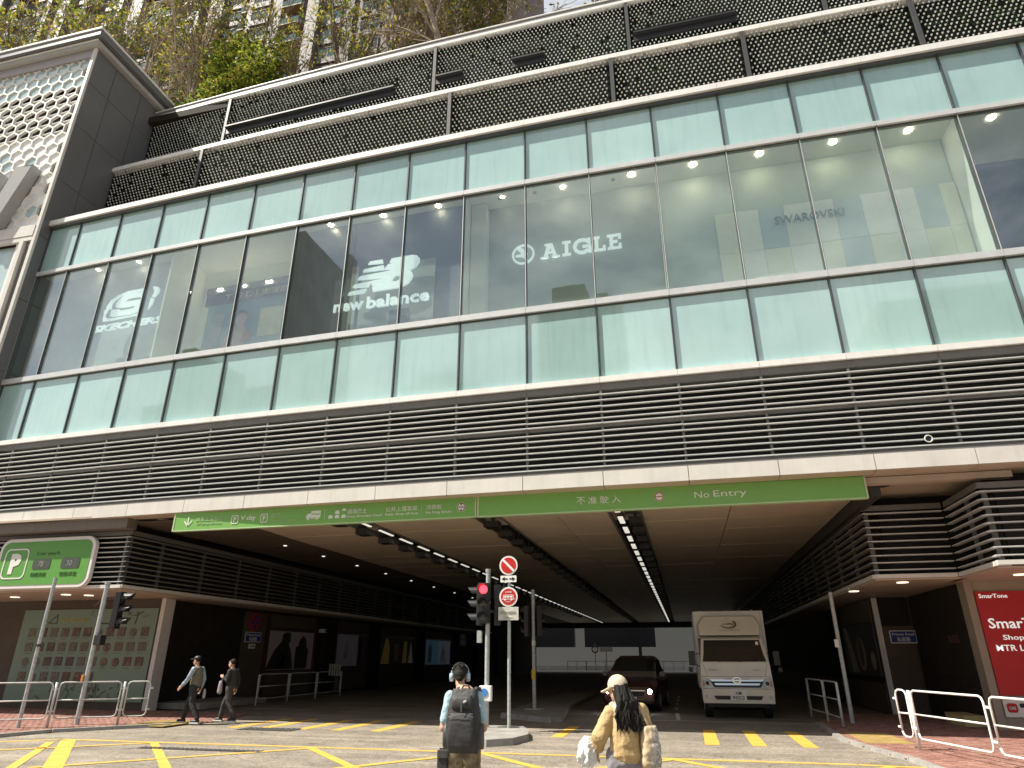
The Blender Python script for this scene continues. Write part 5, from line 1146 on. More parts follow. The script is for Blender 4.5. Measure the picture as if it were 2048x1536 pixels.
# railings: bays of three rails with rounded ends
def railing(label, posts, m, group=None, h=1.06, ends=(True, True), legs=None, r=.021):
    c = sum((Vector(p) for p in posts), Vector((0, 0))) / len(posts); t = thing('guard_railing', label, 'railing', (c.x, c.y, .03), group); pts = [Vector(p) for p in posts]
    for i, p in enumerate(pts):
        if legs is None or legs[i]: mb = MB(); pole(mb, p.x, p.y, .03, h, r * 1.45, 10); mb.build('post', m, t, smooth=True)
    for a, b in zip(pts[:-1], pts[1:]):
        d = (b - a).normalized(); p = a + d * .075; q = b - d * .075; k = .09; lo = .24
        loop = [(*p, lo + k), (*p, h - k), (*(p + d * k * .3), h - k * .3), (*(p + d * k), h), (*(q - d * k), h), (*(q - d * k * .3), h - k * .3), (*q, h - k), (*q, lo + k), (*(q - d * k * .3), lo + k * .3), (*(q - d * k), lo), (*(p + d * k), lo), (*(p + d * k * .3), lo + k * .3), (*p, lo + k)]
        MB().tube(loop, r * .85, 8).build('frame_loop', m, t, smooth=True); MB().tube([(*p, .65), (*q, .65)], r * .75, 8).build('mid_rail', m, t, smooth=True)
        for s_, e in ((p, a), (q, b)):
            for z in (.4, .9): MB().tube([(*s_, z), (*e, z)], r * 1.1, 8).build('clip', m, t)
    return t
M_rail2 = mat('rail_grey_paint', (.55, .56, .53), .45, var=.1, scale=9)
railing('grey three-bar railing along the left pavement before the menu wall', [(-20.1, 11.6), (-18.9, 12.5), (-17.7, 13.4), (-16.6, 14.27), (-15.5, 15.16), (-14.31, 16.11), (-13.75, 16.5)], M_rail2, legs=[1, 1, 1, 1, 1, 1, 0])
railing('sunlit white three-bar railing on the red pavement at lower right', [(3.92, 15.85), (4.1, 15.45), (4.66, 13.35), (5.2, 11.3), (5.75, 9.2)], M_wsteel, legs=[0, 1, 0, 1, 1], r=.021)
railing('short dim railing at the right pavement edge inside the tunnel', [(3.45, 23.2), (3.6, 21.5), (3.67, 19.95)], M_rail2)
railing('dim railing before the fashion poster on the left tunnel pavement', [(-15.3, 23.7), (-15.3, 25.8), (-15.3, 28.0), (-15.3, 30.2)], M_rail2)
t = thing('litter_bin', 'dark litter bin with pale slatted top near the left wall', 'bin', (-16.6, 32.3, 0)); MB().tube([(-16.6, 32.3, 0), (-16.6, 32.3, .8)], .28, 14).build('body', M_black, t)
for k in range(5): MB().box(-16.9 + k * .13, -16.82 + k * .13, 32.0, 32.04, .82, 1.35).build('slat', M_rail2, t)

# ================================================================== TRUCK
t = thing('box_truck', 'white box truck facing the camera in the right lane of the entrance', 'truck', (1.4, 24, 0))
M_truck = mat('truck_white', (.72, .68, .58), .35, var=.05, scale=2, coat=.3); M_tglass = mat('truck_glass', (.02, .025, .022), .05, var=.1, ior=1.6)
cx = 1.38
def sect(w, y, z): return [(cx - w, y, z), (cx + w, y, z)]
mb = MB(); prof = [(22.02, .42, .98), (22.0, .80, 1.0), (22.03, 1.06, .99), (22.10, 1.49, .97), (22.52, 2.16, .88), (22.75, 2.22, .86), (23.5, 2.24, .86)]
rg_ = []
fl_ = [(cx - w, y, z) for y, z, w in prof] ; fr2 = [(cx + w, y, z) for y, z, w in prof]
for i in range(len(prof) - 1):
    if i == 3:      # the windscreen opening keeps a surround: sill, header and two pillars
        a0, b0, b1, a1 = [Vector(p) for p in (fl_[3], fr2[3], fr2[4], fl_[4])]; q = lambda u, v: (a0.lerp(b0, u)).lerp(a1.lerp(b1, u), v)
        for u0, u1, v0, v1 in ((0, 1, 0, .06), (0, 1, .955, 1), (0, .045, .06, .955), (.955, 1, .06, .955)): mb.add([q(u0, v0), q(u1, v0), q(u1, v1), q(u0, v1)], [(0, 1, 2, 3)])
    else: mb.add([fl_[i], fr2[i], fr2[i + 1], fl_[i + 1]], [(0, 1, 2, 3)])
bk = [(cx - .98, 23.5, .42), (cx + .98, 23.5, .42)]
mb.add(fl_ + [(cx - .98, 23.5, .42)], [tuple(reversed(range(len(prof) + 1)))]); mb.add(fr2 + [(cx + .98, 23.5, .42)], [tuple(range(len(prof) + 1))])
mb.build('cab', M_truck, t, bevel=.04)
def pan(name, pts, m, d=.02, sub=None, bev=0):    # panel on the sloping cab front given (x,z) and two (y,z) anchors
    def yz(z):
        for a, b in zip(prof[:-1], prof[1:]):
            if a[1] <= z <= b[1]: return a[0] + (b[0] - a[0]) * (z - a[1]) / (b[1] - a[1])
        return 22.0
    m_ = MB(); m_.prism([pts], lambda u, v, dd: (cx + u, yz(v) - .004 - d + dd, v), 0, d); return m_.build(name, m, sub or t, fixn=True, bevel=bev)
ws = pan('windscreen', [(-.90, 1.53), (.90, 1.53), (.84, 1.80), (.80, 2.13), (-.80, 2.13), (-.84, 1.80)], glass_mat('truck_windscreen', (.55, .60, .57), .04, 1.5), .008)
MB().box(cx - .93, cx + .93, 22.16, 22.50, 1.38, 1.50).build('dashboard', M_black, t); MB().box(cx - .95, cx + .95, 23.40, 23.44, .6, 2.2).build('cab_back_wall', M_lpost, t)
for x in (-.48, .0, .5): MB().box(cx + x - .21, cx + x + .21, 23.0, 23.15, 1.1, 1.72).build('seat_back', mat('seat_grey', (.10, .10, .09), .8), t, bevel=.04); MB().box(cx + x - .12, cx + x + .12, 23.02, 23.12, 1.74, 1.92).build('head_rest', mat('seat_grey', (.10, .10, .09), .8), t, bevel=.03)
MB().tube([(cx + .5 + .19 * math.cos(R(a)), 22.5 + .08 * math.sin(R(a)), 1.53 + .16 * math.sin(R(a))) for a in range(0, 361, 20)], .015, 6).build('steering_wheel', M_black, t)
for x0, x1 in ((-.1, .1), (.45, .65)): MB().tube([(cx + x0 - .35, 22.09, 1.53), (cx + x1, 22.11, 1.58)], .012, 6).build('wiper', M_black, t)
pan('grille', [(-.66, .84), (.66, .84), (.74, 1.02), (.30, 1.06), (-.30, 1.06), (-.74, 1.02)], M_black, .02)
pan('grille_bar', [(-.70, 1.0), (.70, 1.0), (.76, 1.05), (-.76, 1.05)], M_chrome, .045); pan('grille_bar', [(-.60, .90), (.60, .90), (.64, .95), (-.64, .95)], M_chrome, .045)
m_ = MB(); m_.prism([[(.13 * math.cos(a * .3), .09 * math.sin(a * .3)) for a in range(21)], [(.095 * math.cos(a * .3), .06 * math.sin(a * .3)) for a in range(21)]], lambda u, v, d: (cx + u, 21.94 + d, 1.03 + v), 0, .03); m_.prism([[(-.09, -.012), (.09, -.012), (.09, .012), (-.09, .012)]], lambda u, v, d: (cx + u, 21.94 + d, 1.03 + v), 0, .03); m_.build('badge', M_chrome, t, fixn=True)
M_hl = mat('headlamp_lens', (.55, .55, .5), .08, var=.2, scale=12, ior=1.7)
for s_ in (-1, 1):
    h = pan('headlight', [(s_ * .62, .80), (s_ * .97, .82), (s_ * .96, 1.12), (s_ * .80, 1.08)], M_hl, .03)
    MB().tube([(cx + s_ * .83, 21.955, .95), (cx + s_ * .83, 21.975, .95)], .055, 12).build('lamp_ring', M_black, h)
    MB().tube([(cx + s_ * .88, 21.985, .60), (cx + s_ * .88, 22.0, .60)], .05, 12).build('fog_lamp', M_hl, t)
    pan('bumper_slot', [(s_ * .22, .52), (s_ * .62, .52), (s_ * .68, .62), (s_ * .22, .62)], M_black, .012)
    MB().tube([(cx + s_ * .98, 22.4, 1.75), (cx + s_ * 1.16, 22.2, 1.72), (cx + s_ * 1.2, 22.2, 1.5), (cx + s_ * .99, 22.3, 1.4)], .014, 6).build('mirror_arm', M_black, t)
    MB().box(cx + s_ * 1.2 - .09, cx + s_ * 1.2 + .09, 22.15, 22.23, 1.42, 1.82).build('mirror', M_black, t, bevel=.02); MB().box(cx + s_ * 1.26 - .06, cx + s_ * 1.26 + .06, 22.15, 22.22, 1.24, 1.38).build('mirror', M_black, t, bevel=.02)
    for y in (22.9, 26.4):
        w = MB().tube([(cx + s_ * .72, y, .38), (cx + s_ * .95, y, .38)], .38, 22).build('wheel', M_black, t); MB().tube([(cx + s_ * .955, y, .38), (cx + s_ * .965, y, .38)], .2, 16).build('rim', M_galv, w)
pr('maker_name', lambda mb: (text(mb, 'HYBRID', onY(22.02), cx - .75, cx - .5, 1.29, 1.325, 0, .01), text(mb, 'HINO', onY(22.02), cx + .48, cx + .68, 1.29, 1.325, 0, .01)), mat('print_grey', (.25, .25, .24), .4), t)
MB().box(cx - .22, cx + .22, 21.975, 21.995, .50, .76).build('number_plate', M_white, t)
pr('plate_lettering', lambda mb: (text(mb, 'XM', onY(21.968), cx - .09, cx + .09, .645, .735, 0, .006, bold=.01), text(mb, '9052', onY(21.968), cx - .17, cx + .17, .525, .62, 0, .006, bold=.01)), M_black, t)
MB().box(cx - 1.03, cx + 1.13, 23.62, 28.5, .75, 3.03).build('cargo_box', M_truck, t, bevel=.02)
m_ = MB(); dp = [(-.90, 2.27), (.90, 2.27), (.92, 2.6), (.78, 2.85), (-.74, 2.85), (-.90, 2.6)]
m_.rings([[(cx + u * 1.0, 22.75 + (v - 2.27) * .55, v) for u, v in dp], [(cx + u * 1.06, 23.6, v + (.03 if v > 2.4 else 0)) for u, v in dp]]); m_.build('wind_deflector', M_truck, t, fixn=True, bevel=.05)
fd = lambda u, v, d: (cx + u, 22.72 + (v - 2.27) * .55 + d, v)
m_ = MB(); m_.prism([[(.24 * math.cos(a) , 2.60 + .13 * math.sin(a)) for a in [R(q) for q in range(-170, 60, 10)]] + [(.21 * math.cos(a) - .02, 2.605 + .10 * math.sin(a)) for a in [R(q) for q in range(50, -180, -10)]]], fd, 0, .02); text(m_, 'e-ship', fd, -.17, .17, 2.57, 2.64, 0, .02, bold=.01); text(m_, 'www.e-ship.com', fd, -.32, .32, 2.41, 2.44, 0, .02); m_.build('logo_print', mat('print_brown_grey', (.10, .09, .08), .5), t, fixn=True)
for x, w, m in ((-.55, .18, M_white), (.0, .32, mat('dash_paper', (.5, .5, .45), .6)), (.62, .12, M_white)): MB().box(cx + x, cx + x + w, 22.18, 22.30, 1.503, 1.535).build('dash_paper', m, t)
MB().box(cx + .68, cx + .76, 22.40, 22.41, 1.98, 2.08).build('licence_sticker', M_white, ws)
MB().box(cx - .85, cx + .85, 22.4, 23.5, .3, .42).build('chassis', M_dark, t)
for z in (.80, 1.125): pan('panel_seam', [(-.96, z), (.96, z), (.96, z + .008), (-.96, z + .008)], M_black, .003)
for s_ in (-1, 1):
    pan('panel_seam', [(s_ * .80, 1.13), (s_ * .808, 1.13), (s_ * .90, 1.47), (s_ * .892, 1.47)], M_black, .003)
    pan('turn_signal', [(s_ * .90, .86), (s_ * .965, .87), (s_ * .96, 1.02), (s_ * .92, 1.02)], mat('amber_lens', (.5, .2, .03), .2), .034)
    MB().box(cx + s_ * 1.04 - .012, cx + s_ * 1.04 + .012, 23.61, 23.63, .8, 3.0).build('corner_post', M_galv, t)
    MB().box(cx + s_ * .99 - .006, cx + s_ * .99 + .006, 22.75, 23.3, .75, 1.5).build('cab_door', M_truck, t)
for k in range(5): MB().tube([(cx - .8 + .4 * k, 23.6, 3.045), (cx - .8 + .4 * k, 23.62, 3.045)], .02, 8).build('marker_lamp', mat('amber_lens', (.5, .2, .03), .2), t)

# ================================================================== RED VEHICLE
rv = thing('red_car', 'dark red car with lit headlights waiting in the shade beside the truck', 'car', (-1.90, 24.0, 0)); rv.rotation_euler = (0, 0, R(-4))
M_carred = mat('car_red', (.04, .004, .005), .25, var=.05, coat=.6)
def C(name, mb, m, par=None, **k):    # local coordinates: front at y=0, back +y
    me = mb.mesh(name, m, k.get('smooth', False)); bm = bmesh.new(); bm.from_mesh(me)
    if k.get('bevel'): bmesh.ops.bevel(bm, geom=[e for e in bm.edges if len(e.link_faces) == 2 and e.calc_face_angle(0) > .4], offset=k['bevel'], segments=2, affect='EDGES')
    bmesh.ops.recalc_face_normals(bm, faces=bm.faces); bm.to_mesh(me); bm.free()
    o = bpy.data.objects.new(name, me); COL.objects.link(o); o.parent = par or rv; return o
def xs(y, prof_): return [(x, y, z) for x, z in prof_]
def prof_c(w, zb, zt, r=.12): return [(-w + .05, zb), (w - .05, zb), (w, zb + .12), (w, zt - r), (w - r, zt), (-w + r, zt), (-w, zt - r), (-w, zb + .12)]
mb = MB(); mb.rings([xs(0, prof_c(.78, .28, .72)), xs(.12, prof_c(.86, .22, .84)), xs(.9, prof_c(.88, .2, 1.0)), xs(1.25, prof_c(.88, .2, 1.06)), xs(4.1, prof_c(.88, .2, 1.06)), xs(4.4, prof_c(.84, .25, 1.0))]); C('body', mb, M_carred, bevel=.03)
mb = MB(); mb.rings([xs(1.0, prof_c(.80, 1.0, 1.07, .03)), xs(1.75, prof_c(.70, 1.0, 1.62, .14)), xs(2.1, prof_c(.68, 1.0, 1.70, .14)), xs(3.6, prof_c(.67, 1.0, 1.68, .14)), xs(4.25, prof_c(.72, 1.0, 1.12, .05))]); C('cabin', mb, M_carred, bevel=.02)
mb = MB(); mb.hexa([(-.72, 1.02, 1.08), (.72, 1.02, 1.08), (.74, 1.04, 1.08), (-.74, 1.04, 1.08), (-.60, 1.68, 1.60), (.60, 1.68, 1.60), (.60, 1.72, 1.60), (-.60, 1.72, 1.60)]); C('windscreen', mb, M_tglass)
for s_ in (-1, 1):
    mb = MB(); mb.hexa([(s_ * .76, 1.5, 1.12), (s_ * .77, 3.7, 1.12), (s_ * .765, 3.7, 1.12), (s_ * .755, 1.5, 1.12), (s_ * .69, 1.95, 1.56), (s_ * .68, 3.4, 1.56), (s_ * .67, 3.4, 1.56), (s_ * .68, 1.95, 1.56)]); C('side_window', mb, M_tglass)
    h = C('headlight', MB().tube([(s_ * .68, -.02, .62), (s_ * .68, .10, .64)], .085, 14), M_chrome); C('lamp_lit', MB().tube([(s_ * .68, -.035, .62), (s_ * .68, -.022, .62)], .07, 14), mat('car_lamp_lit', (1, 1, 1), .4, var=0, emit=(1, 1, 1), estr=30), h)
    C('mirror', MB().box(s_ * .98 - .09, s_ * .98 + .09, 1.25, 1.38, 1.05, 1.2), M_carred, bevel=.03)
    for y in (.85, 3.5): w = C('wheel', MB().tube([(s_ * .68, y, .32), (s_ * .9, y, .32)], .32, 20), M_black); C('rim', MB().tube([(s_ * .905, y, .32), (s_ * .915, y, .32)], .2, 12), M_galv, w)
C('grille', MB().box(-.5, .5, -.015, .03, .5, .62), M_black); C('grille_chrome', MB().box(-.52, .52, -.025, .0, .63, .66), M_chrome); C('number_plate', MB().box(-.25, .25, -.03, -.01, .36, .47), M_white); C('lower_intake', MB().box(-.55, .55, .0, .04, .25, .34), M_black)
C('wiper', MB().tube([(.1, 1.0, 1.09), (.5, 1.2, 1.26)], .012, 6), M_black)

# ================================================================== PEOPLE
M_skin = mat('skin', (.52, .31, .22), .55, var=.08, scale=20); M_hair = mat('black_hair', (.010, .008, .007), .62, var=.4, scale=60, spec=.25, bump=.4, bscale=150)
def remesh(mb, voxel, smooth=4, noise=0., nscale=8., seed=0):
    """one continuous skin grown over overlapping limbs"""
    me = mb.mesh('form', M_skin); bm = bmesh.new(); bm.from_mesh(me); bmesh.ops.recalc_face_normals(bm, faces=bm.faces); bm.to_mesh(me); bm.free()
    o = bpy.data.objects.new('form', me); COL.objects.link(o)
    md = o.modifiers.new('r', 'REMESH'); md.mode = 'VOXEL'; md.voxel_size = voxel; md.use_smooth_shade = True
    if smooth: ms = o.modifiers.new('s', 'SMOOTH'); ms.iterations = smooth; ms.factor = .5
    if noise:
        tx_ = bpy.data.textures.new('folds', 'CLOUDS'); tx_.noise_scale = nscale; tx_.noise_depth = 3
        dm = o.modifiers.new('d', 'DISPLACE'); dm.texture = tx_; dm.strength = noise; dm.mid_level = .5; dm.texture_coords = 'LOCAL'
    dg = bpy.context.evaluated_depsgraph_get(); r = bpy.data.meshes.new_from_object(o.evaluated_get(dg))
    bpy.data.objects.remove(o); bpy.data.meshes.remove(me)
    r.polygons.foreach_set('use_smooth', [True] * len(r.polygons)); return r
def wear(name, mb, m, root, voxel=.014, smooth=4, noise=0., nscale=.12, label=None):
    me = remesh(mb, voxel, smooth, noise, nscale); me.materials.clear()
    for q in (m if isinstance(m, (list, tuple)) else [m]): me.materials.append(q)
    o = bpy.data.objects.new(name, me); COL.objects.link(o); o.parent = root
    if label: o['label'] = label
    return o
def limb(mb, pts, rad): 
    mb.tube(pts, rad, 12)
    for p, r in zip(pts, rad): mb.ball(p, r, n=12, m=8)
def head(mb, c, yaw, pitch, s_=1.):
    Mx = Matrix.Translation(c) @ Matrix.Rotation(yaw, 4, 'Z') @ Matrix.Rotation(pitch, 4, 'X') @ Matrix.Scale(s_, 4)
    q = MB(); q.ball((0, -.01, .03), .074, .094, .09, 16, 12); q.ball((0, .02, -.045), .058, .068, .072, 14, 10); q.ball((0, .055, -.085), .03, .03, .03)
    q.tube([(0, .088, .02), (0, .112, -.025), (0, .09, -.035)], [.010, .016, .012], 8); q.ball((0, .086, -.058), .024, .012, .010); q.ball((0, .08, .035), .05, .014, .012)
    for x in (-.076, .076): q.ball((x, -.005, -.005), .010, .022, .034)
    mb.add([Mx @ Vector(p) for p in q.v], q.f); return Mx
def eyes(root, Mx):
    for x in (-.03, .03):
        q = MB(); q.ball((x, .083, .012), .012, .006, .007, 8, 6); e = MB(); e.add([Mx @ Vector(p) for p in q.v], q.f); e.build('eye', mat('eye_dark', (.03, .02, .015), .2, var=0), root, smooth=True)
def hand(mb, w, d, n, curl=.5, flip=1, s_=1.):
    """wrist w, finger direction d, palm normal n"""
    w = Vector(w); d = Vector(d).normalized(); n = Vector(n).normalized(); sd = d.cross(n) * flip; L = .085 * s_
    mb.obox(w + d * L * .5, d, sd, n, L * .55, .036 * s_, .013 * s_)
    for k, (o, l) in enumerate(((-.030, .068), (-.010, .078), (.010, .073), (.029, .056))):
        p = w + d * L + sd * o * s_; pts = [p - d * .02]; dd = d.copy()
        for j in range(3): 
            pts.append(pts[-1] + dd * (l * s_ * (.45, .32, .25)[j] + (.02 if j == 0 else 0))); dd = (dd * math.cos(curl * .8) + n * math.sin(curl * .8)).normalized()
        mb.tube(pts, [.0095 * s_, .009 * s_, .008 * s_, .0065 * s_], 7)
    p = w + d * L * .25 - sd * .03 * s_; mb.tube([p, p - sd * .03 * s_ + d * .025 * s_ + n * .01, p - sd * .035 * s_ + d * .055 * s_ + n * .025 * s_], [.014 * s_, .011 * s_, .009 * s_], 7)
def loc2(root): 
    return tuple(root.location)
def person(label, x, y, z, group=None): return thing('person', label, 'person', (x, y, z), group)
class Fig:      # collects shapes in a local frame (facing +y, x to the person's right) placed by heading
    def __init__(s, x, y, z, head_): s.o = Vector((x, y, z)); s.r = Matrix.Rotation(head_, 3, 'Z')
    def __call__(s, *p): return s.r @ Vector(p)      # relative to the root empty
# ---------------- man with black backpack (seen from behind)
man = person('man in pale blue shirt with black backpack and headphones looking down at his phone', -2.34, 7.50, 0); G = Fig(-2.34, 7.5, 0, R(4)); man.scale = (.96,) * 3; K = .96
b = MB()
limb(b, [G(0, 0, .90), G(0, -.01, 1.10), G(0, .0, 1.30)], [.14, .13, .14]); limb(b, [G(-.02, .0, 1.36), G(-.06, .035, 1.44)], [.055, .052])
for s_ in (-1, 1):
    limb(b, [G(.09 * s_, 0, .88), G(.10 * s_, .01, .47), G(.10 * s_, -.02, .09)], [.085, .055, .04]); limb(b, [G(.10 * s_, -.03, .05), G(.11 * s_, .12, .035)], [.04, .032])
limb(b, [G(-.17, -.01, 1.31), G(-.225, -.03, 1.0), G(-.245, .20, 1.06)], [.05, .042, .03]); limb(b, [G(.17, -.01, 1.31), G(.225, -.0, 1.0), G(.06, .24, 1.08)], [.05, .042, .03])
hand(b, G(-.245, .20, 1.06), G(-.02, .9, .35) , G(.8, 0, .3), .9); hand(b, G(.06, .24, 1.08), G(-.7, .6, .2), G(-.3, .3, .9), .8, -1)
hm = head(b, G(-.075, .075, 1.515), R(4 + 10), R(-26), .97); wear('body', b, M_skin, man, .009, 3); eyes(man, hm)
sh = MB(); M_shirt = mat('shirt_pale_blue', (.36, .52, .58), .75, var=.10, scale=14, bump=.45, bscale=26)
limb(sh, [G(0, 0, .92), G(0, -.01, 1.12), G(0, 0, 1.26)], [.150, .142, .145]); sh.ball(G(0, 0, 1.305), .185, .105, .075, 18, 12); sh.ball(G(0, .0, .90), .165, .125, .09, 18, 10); sh.ball(G(-.025, .01, 1.385), .075, .07, .04)
for s_ in (-1, 1): limb(sh, [G(.158 * s_, -.01, 1.31), G(.20 * s_, -.02, 1.09)], [.066, .066])
wear('shirt', sh, M_shirt, man, .010, 3, .022, .07)
tr_ = MB(); M_camo = photo_mat('camo_trousers', [(.10, .075, .04), (.17, .13, .075), (.30, .25, .16), (.07, .06, .03)], 9, 2.); 
tr_.ball(G(0, 0, .88), .165, .13, .13, 18, 10)
for s_ in (-1, 1): limb(tr_, [G(.09 * s_, 0, .85), G(.105 * s_, .01, .47), G(.105 * s_, -.015, .13)], [.11, .09, .075])
wear('trousers', tr_, M_camo, man, .014, 3, .02, .1)
for s_ in (-1, 1):
    q = MB(); limb(q, [G(.105 * s_, -.04, .05), G(.115 * s_, .13, .042)], [.05, .042]); wear('shoe', q, M_black, man, .012)
hr = MB(); Mx = hm
q = MB(); q.ball((0, -.025, .055), .086, .098, .082, 18, 12); q.ball((0, -.065, .0), .074, .055, .07, 16, 10); q.ball((0, -.075, -.05), .05, .03, .04)
rg = random.Random(2)
for k in range(220):
    a = rg.uniform(0, 6.28); e = rg.uniform(.0, 1.4); d = Vector((math.cos(a) * math.cos(e) * .086, math.sin(a) * math.cos(e) * .098 - .025, .055 + math.sin(e) * .082))
    if d.y > .06 and d.z < .07: continue
    t_ = Vector((rg.uniform(-.4, .4), rg.uniform(-.6, .2), rg.uniform(-.5, .3))) * .03; nn = (d - Vector((0, -.02, .03))).normalized() * .008
    q.tube([d * .96, d + nn + t_ * .5, d + nn * .8 + t_], [.010, .008, .003], 5)
hr.add([Mx @ Vector(p) for p in q.v], q.f); wear('hair', hr, M_hair, man, .0055, 1)
# headphones
M_hp = mat('headphone_silver_blue', (.45, .58, .66), .3, metal=.2, var=.05); hpt = thing('headphones', 'silver-blue over-ear headphones worn by the man', 'headphones', tuple(man.location + (hm @ Vector((0, 0, 0))) * K)); hpt.scale = (K,) * 3
off = hm.translation
q = MB(); q.tube([hm @ Vector((.098 * math.cos(R(a)), -.01, .03 + .115 * math.sin(R(a)))) - off for a in range(-5, 186, 12)], .011, 8); o = q.mesh('headband', M_hp, True); part_mesh('headband', o, hpt)
for x in (-.098, .098):
    q = MB(); c = hm @ Vector((x, -.005, -.01)) - off; ax = (hm.to_3x3() @ Vector((1, 0, 0))).normalized()
    q.tube([c - ax * .022, c - ax * .018, c + ax * .018, c + ax * .022], [.034, .044, .044, .034], 16); part_mesh('ear_cup', q.mesh('ear_cup', M_hp, True), hpt)
ph = thing('phone', 'white phone held low by the man with the backpack', 'phone', tuple(man.location + G(-.29, .28, 1.115) * K)); q = MB(); q.obox((0, 0, 0), G(1, 0, 0), G(0, .8, .5), G(0, -.5, .8), .036, .075, .005); part_mesh('case', q.mesh('case', M_white), ph)
# backpack
bp = thing('backpack', 'big black backpack with front zip pocket worn by the man', 'backpack', tuple(man.location + G(.05, -.22, .78) * K)); bp.scale = (K * 1.0,) * 3; M_pack = mat('backpack_fabric', (.030, .030, .032), .6, var=.25, scale=18, bump=.25, bscale=160); M_pack2 = mat('backpack_panel', (.055, .055, .057), .5, var=.2, scale=18, bump=.2, bscale=200)
BF = lambda x, y, z: G(x, y, z) 
def slab(w, h, y0, y1, z0, taper=.82, n=7):
    q = MB(); rr = []
    for t_ in range(n + 1):
        f = t_ / n; k = math.sin(math.pi * min(1, .12 + f * .88 if f < .5 else 1 - (f - .5) * .38)) if False else (1 - .5 * abs(2 * f - 1) ** 6)
        ww = w * (1 - (1 - taper) * max(0, f - .55) / .45) * (1 - .10 * max(0, .15 - f) / .15); d = (y0 - y1) * (1 - .35 * abs(2 * f - 1) ** 4) * (1 - .3 * max(0, f - .5))
        rr.append([BF(px, py, z0 + h * f) for px, py in [(ww * math.copysign(abs(math.cos(a)) ** .45, math.cos(a)), y0 - d / 2 + d / 2 * math.copysign(abs(math.sin(a)) ** .6, math.sin(a))) for a in [2 * math.pi * j / 20 for j in range(20)]]])
    q.rings(rr); return q
off = G(.03, -.22, .92)
def bpart(nm, q, m, vox=.010, noise=0): 
    q2 = MB(); q2.add([Vector(p) + G(0, .10, 0) for p in q.v], q.f); return wear(nm, q2, m, bp, vox, 3, noise, .08)
bpart('main_compartment', slab(.185, .62, 0, -.20, 0, .72), M_pack, .010, .016)
bpart('front_pocket', slab(.15, .36, -.16, -.245, .03, .85), M_pack, .008, .010)
bpart('top_pocket', slab(.12, .15, -.12, -.215, .41, .75), M_pack, .008, .006)
for s_ in (-1, 1):
    q = slab(.035, .24, .0, -.14, .04); q.v = [tuple(Vector(p) + G(.185 * s_, -.02, 0)) for p in q.v]; bpart('side_pocket', q, M_pack2, .008)
    q = MB(); q.tube([G(.09 * s_, .02, .56), G(.10 * s_, .05, .615), G(.115 * s_, .13, .61), G(.12 * s_, .22, .54), G(.125 * s_, .235, .36)], [.022, .026, .026, .024, .02], 8); bpart('shoulder_strap', q, M_pack, .009)
q = MB(); q.tube([G(-.045, -.02, .61), G(-.03, -.03, .65), G(.03, -.03, .65), G(.045, -.02, .61)], .011, 8); bpart('grab_handle', q, M_pack2, .006)
for k in range(4): 
    q = MB(); q.ball(G(-.05 + .033 * k, -.10, .585 + .004 * (k % 2)), .017, .014, .022); bpart('handle_ridge', q, M_pack2, .006)
q = MB(); q.tube([G(-.14 + .0233 * k, -.248 + .002 * abs(k - 6), .35 + .025 * math.sin(k * .26)) for k in range(13)], .004, 6); bpart('zip', q, mat('zip_grey', (.12, .12, .12), .4), .003)
q = MB(); q.tube([G(.0, -.225, .50), G(.004, -.238, .40)], .006, 6); bpart('zip_pull', q, mat('zip_grey', (.12, .12, .12), .4), .003)
q = MB(); q.obox(G(.035, -.218, .50), G(1, 0, .5), G(0, 1, 0), G(-.5, 0, 1), .02, .004, .012); bpart('logo_patch', q, mat('logo_light', (.5, .5, .5), .4), .003)
pc = thing('hip_pouch', 'small black hip pouch at the left side of the man', 'pouch', tuple(man.location + G(-.20, -.06, .60) * K)); off = G(-.20, -.06, .70)
q = MB(); q.obox(G(-.20, -.06, .80) - off, G(1, 0, 0), G(0, 1, 0), G(0, 0, 1), .062, .035, .10); me = q.mesh('bag', M_pack); o = part_mesh('bag', me, pc)
bm = bmesh.new(); bm.from_mesh(me); bmesh.ops.bevel(bm, geom=list(bm.edges), offset=.02, segments=3, affect='EDGES'); bm.to_mesh(me); bm.free()
q = MB(); q.obox(G(-.20, -.10, .85) - off, G(1, 0, 0), G(0, 1, 0), G(0, 0, 1), .055, .012, .035); part_mesh('flap', q.mesh('flap', M_pack2), pc)
# ---------------- woman with cap, long hair, tan jacket
wo = person('woman in tan jacket and beige cap with long black hair, facing left', -.63, 7.20, 0); G = Fig(-.63, 7.2, 0, R(14)); wo.scale = (.955,) * 3; K = .955
b = MB()
limb(b, [G(0, 0, .88), G(0, -.01, 1.08), G(0, 0, 1.22)], [.13, .11, .12]); limb(b, [G(0, .0, 1.27), G(-.005, .02, 1.37)], [.045, .044])
for s_ in (-1, 1):
    limb(b, [G(.085 * s_, 0, .85), G(.09 * s_, .01, .45), G(.09 * s_, -.02, .09)], [.08, .052, .038]); limb(b, [G(.09 * s_, -.03, .05), G(.10 * s_, .11, .035)], [.036, .03])
limb(b, [G(-.15, -.01, 1.23), G(-.27, -.03, 1.0), G(-.27, .08, .86)], [.045, .037, .027]); limb(b, [G(.15, -.01, 1.23), G(.20, .0, 1.0), G(.16, .17, .93)], [.045, .037, .027])
hand(b, G(-.27, .08, .86), G(.0, .6, -.8), G(.9, 0, 0), .9, 1, .92); hand(b, G(.16, .17, .93), G(-.3, .8, .3), G(-.9, .2, 0), .9, -1, .92)
hm = head(b, G(-.05, .02, 1.42), R(14 + 50), R(-6), .95); wear('body', b, mat('skin_fair', (.60, .38, .27), .5, var=.05), wo, .008, 2); eyes(wo, hm)
M_tan = mat('tan_jacket', (.50, .355, .17), .75, var=.16, scale=13, bump=.5, bscale=28); M_grey = mat('hood_beige_grey', (.42, .38, .32), .8, var=.15, scale=20)
